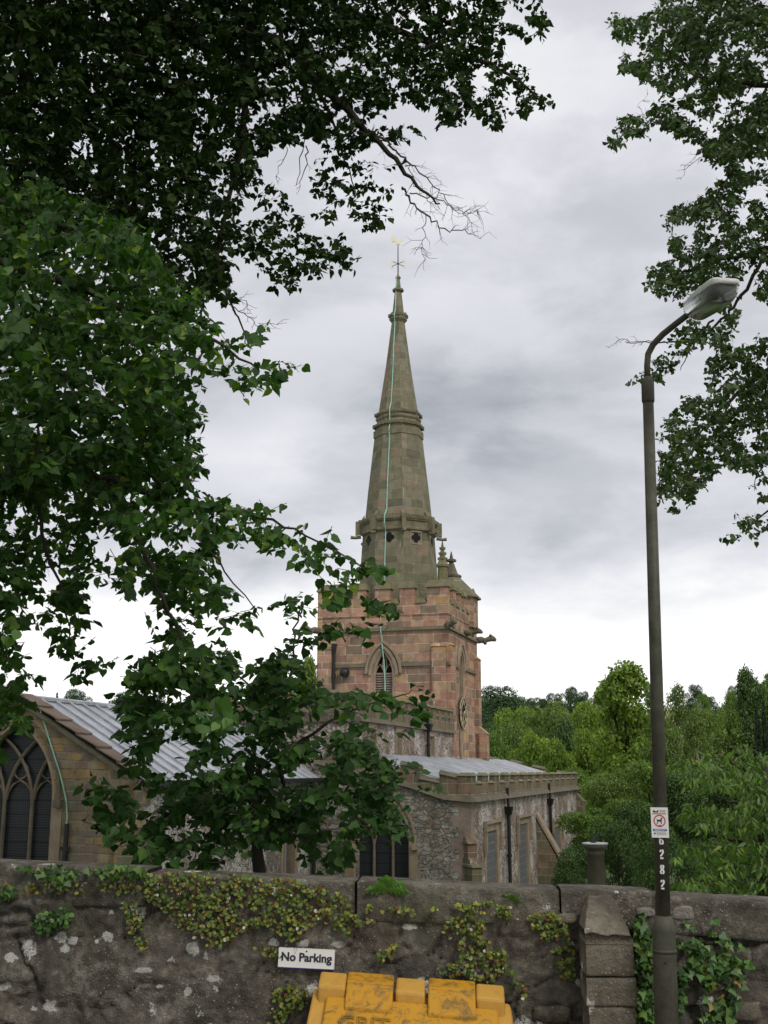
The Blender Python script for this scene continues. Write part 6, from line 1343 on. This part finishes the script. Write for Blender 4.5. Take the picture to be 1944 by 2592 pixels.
# bare twigs beyond the leaves
def bare(par,lines,seed,r0=.012,dens=7,ln=(18,60)):
    r=np.random.default_rng(seed); b=MB()
    for pts,ra in lines:
        q=limb(b,pts,ra,.0022,.06,4)
        for k in range(int(len(q)*dens/10)):
            i=r.integers(len(q)//4,len(q)-1); p=q[i]; d_=nz(q[i+1]-q[i-1]); sdv=nz(np.array([-d_[2],0,d_[0]]))*(1 if r.random()<.5 else -1)
            L=r.uniform(*ln)*K*14/F; a=p+nz(d_*.8+sdv*.7+r.normal(0,.2,3))*L*.5; c=a+nz(d_*.9+sdv*.3+r.normal(0,.35,3))*L*.5; b.tube([p,a,c],[.0042,.003,.0015],3,False)
            if r.random()<.7: c2=a+nz(d_*.3+sdv*.9+r.normal(0,.3,3))*L*.35; b.tube([a,c2],[.0025,.0012],3,False)
    return b.build('bare_twigs',M['twig'],par)
bare(e,[([(780,288,14.2),(826,298,14.2),(850,320,14.2),(880,350,14.2),(912,380,14.2),(945,410,14.2),(975,445,14.2),(1015,470,14.2)],.02),([(868,405,14.2),(885,425,14.2),(915,465,14.2),(960,495,14.2),(1005,500,14.2),(1040,516,14.2)],.02),
 ([(918,465,14.2),(917,500,14.2),(912,540,14.2),(917,585,14.2)],.008),([(880,355,14.2),(890,390,14.2),(925,430,14.2),(960,465,14.2)],.008),([(885,420,14.2),(930,425,14.2),(975,445,14.2),(1010,460,14.2),(1035,455,14.2)],.01),([(1015,458,14.2),(1018,500,14.2)],.005)],3)
bare(e,[([(662,318,14.2),(658,370,14.2),(640,420,14.2)],.012),([(625,320,14.2),(600,360,14.2),(595,385,14.2)],.007),([(1058,15,14.6),(1057,55,14.6),(1045,78,14.6),(1020,90,14.6)],.012),([(1050,80,14.6),(1090,120,14.6)],.004)],5,dens=3,ln=(10,30))
bare(e,[([(475,625,14),(500,660,14),(540,690,14),(570,710,14)],.012),([(480,640,14),(520,650,14),(555,665,14)],.006),([(560,698,14),(620,698,14)],.004)],8,dens=6,ln=(14,40))
# ------------------------------------------------------------------ lime on the right
R_P=[[(1320,40),(1375,42),(1400,20),(1450,-10),(1480,-300),(1900,-300),(1900,350),(1659,330),(1600,350),(1560,370),(1530,340),(1500,300),(1460,290),(1440,260),(1400,300),(1370,290),(1325,318),(1312,268),(1350,255),(1400,240),(1440,200),(1400,170),(1330,145),(1350,120),(1400,115),(1370,95),(1330,70)],
 [(1490,440),(1540,400),(1600,370),(1659,365),(1900,380),(1900,720),(1640,640),(1560,590),(1520,620),(1480,640),(1440,640),(1398,620),(1400,590),(1450,540),(1440,480),(1455,440)],
 [(1560,620),(1600,640),(1590,700),(1540,720),(1480,760),(1460,800),(1430,830),(1400,825),(1355,815),(1400,800),(1410,780),(1450,730),(1490,690),(1480,640)],
 [(1500,830),(1520,740),(1560,720),(1659,690),(1900,700),(1900,960),(1659,1000),(1600,1010),(1560,1000),(1520,1040),(1500,1080),(1440,1110),(1420,1070),(1430,1010),(1425,970),(1440,900),(1480,870)],
 [(1590,1110),(1600,1090),(1640,1060),(1659,1050),(1900,1040),(1900,1200),(1659,1140),(1600,1160),(1575,1175),(1560,1165),(1600,1140)],
 [(1620,1010),(1700,980),(1720,1080),(1640,1080)],[(1560,350),(1620,330),(1680,370),(1600,400)]]
R_lai=[7.0,5.6,3.8,5.4,2.6,2.2,2.4]
R_holes=[[(1510,250),(1545,240),(1560,290),(1530,310)],[(1470,790),(1520,770),(1540,830),(1490,860)],[(1590,700),(1659,690),(1640,740),(1570,760)],[(1480,480),(1510,470),(1505,520),(1470,530)],[(1600,400),(1659,395),(1659,430),(1620,430)]]
spr=joinspr([spray([p],R_holes,16,20,l,.082,thr=.42,nsc=24,facing=.45,droop=.6,tw=7) for p,l in zip(R_P,R_lai)])
g=ground_z(10.2,19)
e=leafytree('lime_tree','lime tree with green sprays hanging down the right side behind the lamp post',[(10.2,19,g),(10.1,19,4),(9.9,18.9,8),(9.6,18.8,12),(9.4,18.8,15)],
 [([(2050,250,18.5),(1800,200,18.3),(1600,180,18.2),(1500,160,18.1),(1420,90,18)],.08,.01),([(2050,420,18.5),(1850,480,18.3),(1659,540,18.2),(1560,560,18.1),(1470,590,18)],.08,.01),([(1660,540,18.2),(1600,640,18.1),(1560,690,18),(1500,735,18),(1430,740,18),(1350,738,18)],.035,.004),([(2050,640,18.5),(1850,720,18.3),(1659,800,18.2),(1560,880,18.1),(1500,950,18)],.07,.01),([(1540,690,18),(1500,740,18),(1470,800,18)],.02,.005),([(2000,900,18.5),(1800,1000,18.4),(1700,1080,18.2),(1620,1130,18.1)],.05,.008),([(1700,100,18.2),(1600,300,18.2),(1560,340,18.1)],.03,.006),([(1655,820,18.2),(1640,940,18.1),(1630,1060,18.1)],.02,.005)],spr,'limer',None,r0=.40)
bare(e,[([(1550,330,18),(1500,350,18),(1470,390,18)],.008),([(1440,740,18),(1380,738,18),(1340,735,18),(1312,752,18)],.008),([(1510,330,18),(1480,360,18)],.005),([(1400,260,18),(1380,230,18),(1400,200,18)],.004)],12,dens=7,ln=(14,36))
spo=spray([[(1900,-900),(2900,-900),(2900,1300),(1900,1200)],[(1400,-900),(1900,-900),(1900,-300),(1480,-300)]],[],17,22,.8,.2,facing=.2,droop=.5,tw=6)
P_,T_2,N_,S_2,SA,SB=spo; leaves('crown',P_,T_2,N_,S_2,M['limer'],e)
# ------------------------------------------------------------------ plants rooted in the wall
def wallpatch(name,label,cat,polys,lai,size,mat,tmpl,off=(.03,.09),thr=0,nsc=14,trail=True,stems=None,group=None):
    P_=[];T2=[];N2=[];S2=[]
    for pi,poly in enumerate(polys):
        pa=np.array(poly,float); x0,y0=pa.min(0); x1,y1=pa.max(0); xs,ys=pa[:,0],pa[:,1]; area=abs(np.dot(xs,np.roll(ys,1))-np.dot(ys,np.roll(xs,1)))/2*(K*7.2/F)**2
        n=int(lai*area/(.6*size*size)); Q=np.empty((0,2)); it=0
        while len(Q)<n and it<40:
            q=rng.uniform((x0,y0),(x1,y1),(n*3,2)); q=q[inpoly(q,poly)]; it+=1
            if thr>0: q=q[fbm(np.c_[q/nsc,np.full(len(q),pi+3.)],3)>thr]
            Q=np.r_[Q,q]
        Q=Q[:n]; s,z=onWD(Q[:,0],Q[:,1],.06); n_=rng.uniform(off[0],off[1],len(Q)); p=W0+s[:,None]*WS+n_[:,None]*WN; p[:,2]=z
        P_.append(p); a=rng.normal(0,.7,(len(Q),3)); T2.append(np.array([0,0,-.8])+a+WN*.25); N2.append(WN*1.0+np.array([0,0,.55])+rng.normal(0,.35,(len(Q),3))); S2.append(size*rng.uniform(.55,1.25,len(Q)))
    P_=np.concatenate(P_); e=empty(name,(float(P_[:,0].mean()),float(P_[:,1].mean()),float(P_[:,2].min())),label,cat,group)
    leaves('foliage',P_,np.concatenate(T2),np.concatenate(N2),np.concatenate(S2),M[mat],e,tmpl)
    m_=min(len(P_)//7,260); i=rng.choice(len(P_),m_,replace=False); A=P_[i]-WN*.02; Bq=A+np.c_[rng.normal(0,.03,m_),rng.normal(0,.01,m_),rng.uniform(-.14,-.02,m_)]
    sticks('stems',A,Bq,np.full(m_,.0014),np.full(m_,.001),M['twig'],e); return e
GW='trailing plants growing on the street wall'
wallpatch('toadflax_plant','sheet of yellow green trailing toadflax left of centre under the coping','plant',[[(315,1885),(420,1882),(560,1893),(650,1900),(740,1930),(780,1985),(750,2020),(700,1990),(665,2000),(640,2040),(600,2010),(560,2000),(520,2020),(470,2045),(420,2030),(380,2000),(350,1960),(310,1940)]],1.35,.020,'toad',(TT,TF),thr=.47,nsc=9,group=GW)
wallpatch('toadflax_plant','toadflax trailing in a long diagonal streak above the grit bin at centre right','plant',[[(955,1990),(1010,1970),(1050,1990),(1040,2020),(1090,2050),(1100,2090),(1060,2120),(1010,2110),(960,2110),(940,2090),(1000,2070),(985,2030),(960,2020)],[(1060,1960),(1100,1965),(1120,1985),(1080,1990)],[(1100,2090),(1140,2130),(1130,2160),(1105,2110)]],1.3,.020,'toad',(TT,TF),thr=.46,nsc=9,group=GW)
wallpatch('toadflax_plant','narrow toadflax hanging against the left side of the stone pier','plant',[[(1140,1975),(1200,1970),(1225,2000),(1240,2060),(1238,2110),(1215,2120),(1200,2060),(1160,2020)]],1.7,.020,'toad',(TT,TF),thr=.42,group=GW)
wallpatch('toadflax_plant','small toadflax tuft hanging left of the grit bin','plant',[[(590,2130),(640,2125),(670,2145),(660,2170),(620,2190),(600,2240),(575,2230),(585,2180)]],1.6,.020,'toad',(TT,TF),thr=.40,group=GW)
wallpatch('toadflax_plant','thin sparse toadflax specks in the middle of the wall above the No Parking sign','plant',[[(540,2040),(600,2050),(610,2070),(560,2060)],[(780,1950),(900,1960),(900,1975),(780,1965)],[(900,1960),(1060,1945),(1120,1965),(1100,1985),(1000,1965)],[(20,1910),(120,1905),(300,1905),(310,1930),(200,1925),(60,1930)],[(760,1980),(800,1975),(810,1990),(770,2000)],[(820,2050),(850,2030),(860,2040),(835,2080),(820,2075)],[(260,1945),(300,1950),(310,1990),(330,2030),(310,2060),(270,1990)]],1.0,.02,'toad',(TT,TF),thr=.42,group=GW)
wallpatch('wall_herb','compact bright green cushion of round leaves at the left of the wall','plant',[[(70,1990),(90,1970),(130,1960),(158,1972),(150,1995),(125,2010),(95,2018),(75,2010)]],2.6,.028,'ivy',(TT,TF),(.03,.10),group=GW)
wallpatch('ivy_plant','ivy creeping along the coping at the left end of the wall','ivy',[[(40,1872),(110,1868),(180,1880),(260,1865),(300,1872),(330,1885),(290,1895),(210,1890),(130,1898),(60,1890)],[(-30,1900),(20,1905),(35,1925),(10,1945),(-30,1940)],[(120,1895),(150,1900),(150,1915),(125,1915)]],2.8,.036,'ivy',(IT,IF),(.04,.13),thr=.34,group=GW)
wallpatch('ivy_plant','ivy filling the gap between the stone pier and the lamp post','ivy',[[(1368,1985),(1385,1975),(1395,1990),(1398,2020),(1415,2010),(1420,2060),(1420,2230),(1372,2230),(1368,2120)]],3.4,.040,'ivy',(IT,IF),(.05,.14),thr=.30,group=GW)
wallpatch('ivy_plant','loose ivy spreading to the right of the lamp post','ivy',[[(1460,2040),(1500,2025),(1530,2030),(1540,1985),(1558,1980),(1560,2020),(1600,2035),(1625,2060),(1625,2085),(1590,2090),(1600,2120),(1590,2170),(1570,2230),(1500,2230),(1530,2150),(1500,2100),(1480,2120),(1470,2200),(1462,2200)]],2.4,.040,'ivy',(IT,IF),(.03,.12),thr=.42,nsc=18,group=GW)
wallpatch('ivy_plant','small fern like tuft below the coping right of the lamp post','plant',[[(1480,1990),(1500,1985),(1508,2005),(1490,2012)]],1.6,.03,'ivy',(IT,IF),(.04,.1),group=GW)
# weed on the coping: toothed leaves
def weed(name,label,x,y,n,L,seed):
    r=np.random.default_rng(seed); s,z=onWD(x,y,.02); p0=wp_(float(s),.02,float(z)); e=empty(name,tuple(p0),label,'plant'); V=[];F_=[]; b=MB()
    for i in range(n):
        a=r.uniform(-1.3,1.3); d_=nz(WS*math.sin(a)+np.array([0,0,1])*math.cos(a)*.8+WN*r.uniform(.1,.8)); sd=nz(np.cross(d_,WN)); l=L*r.uniform(.6,1.15); m0=9; sp=[];
        for k in range(m0+1):
            u=k/m0; c=p0+d_*l*u+np.array([0,0,-1])*l*.35*u*u; w_=l*.2*math.sin(math.pi*min(1,u*.9+.1))*(1.35 if k%2 else .6); sp+=[c-sd*w_,c+WN*.004,c+sd*w_]
        b.add(sp,[(3*k,3*k+1,3*k+4,3*k+3) for k in range(m0)]+[(3*k+1,3*k+2,3*k+5,3*k+4) for k in range(m0)])
    b.build('foliage',M['weed'],e); return e
weed('sow_thistle','leafy sow thistle with toothed leaves rooted in the coping right of centre',838,1925,13,.15,3)
weed('dock_seedling','small two leaved weed on the coping above the pier side',1105,1945,5,.09,5)
weed('dock_seedling','small weed in the coping joint left of the young tree trunk',345,1925,6,.08,6)
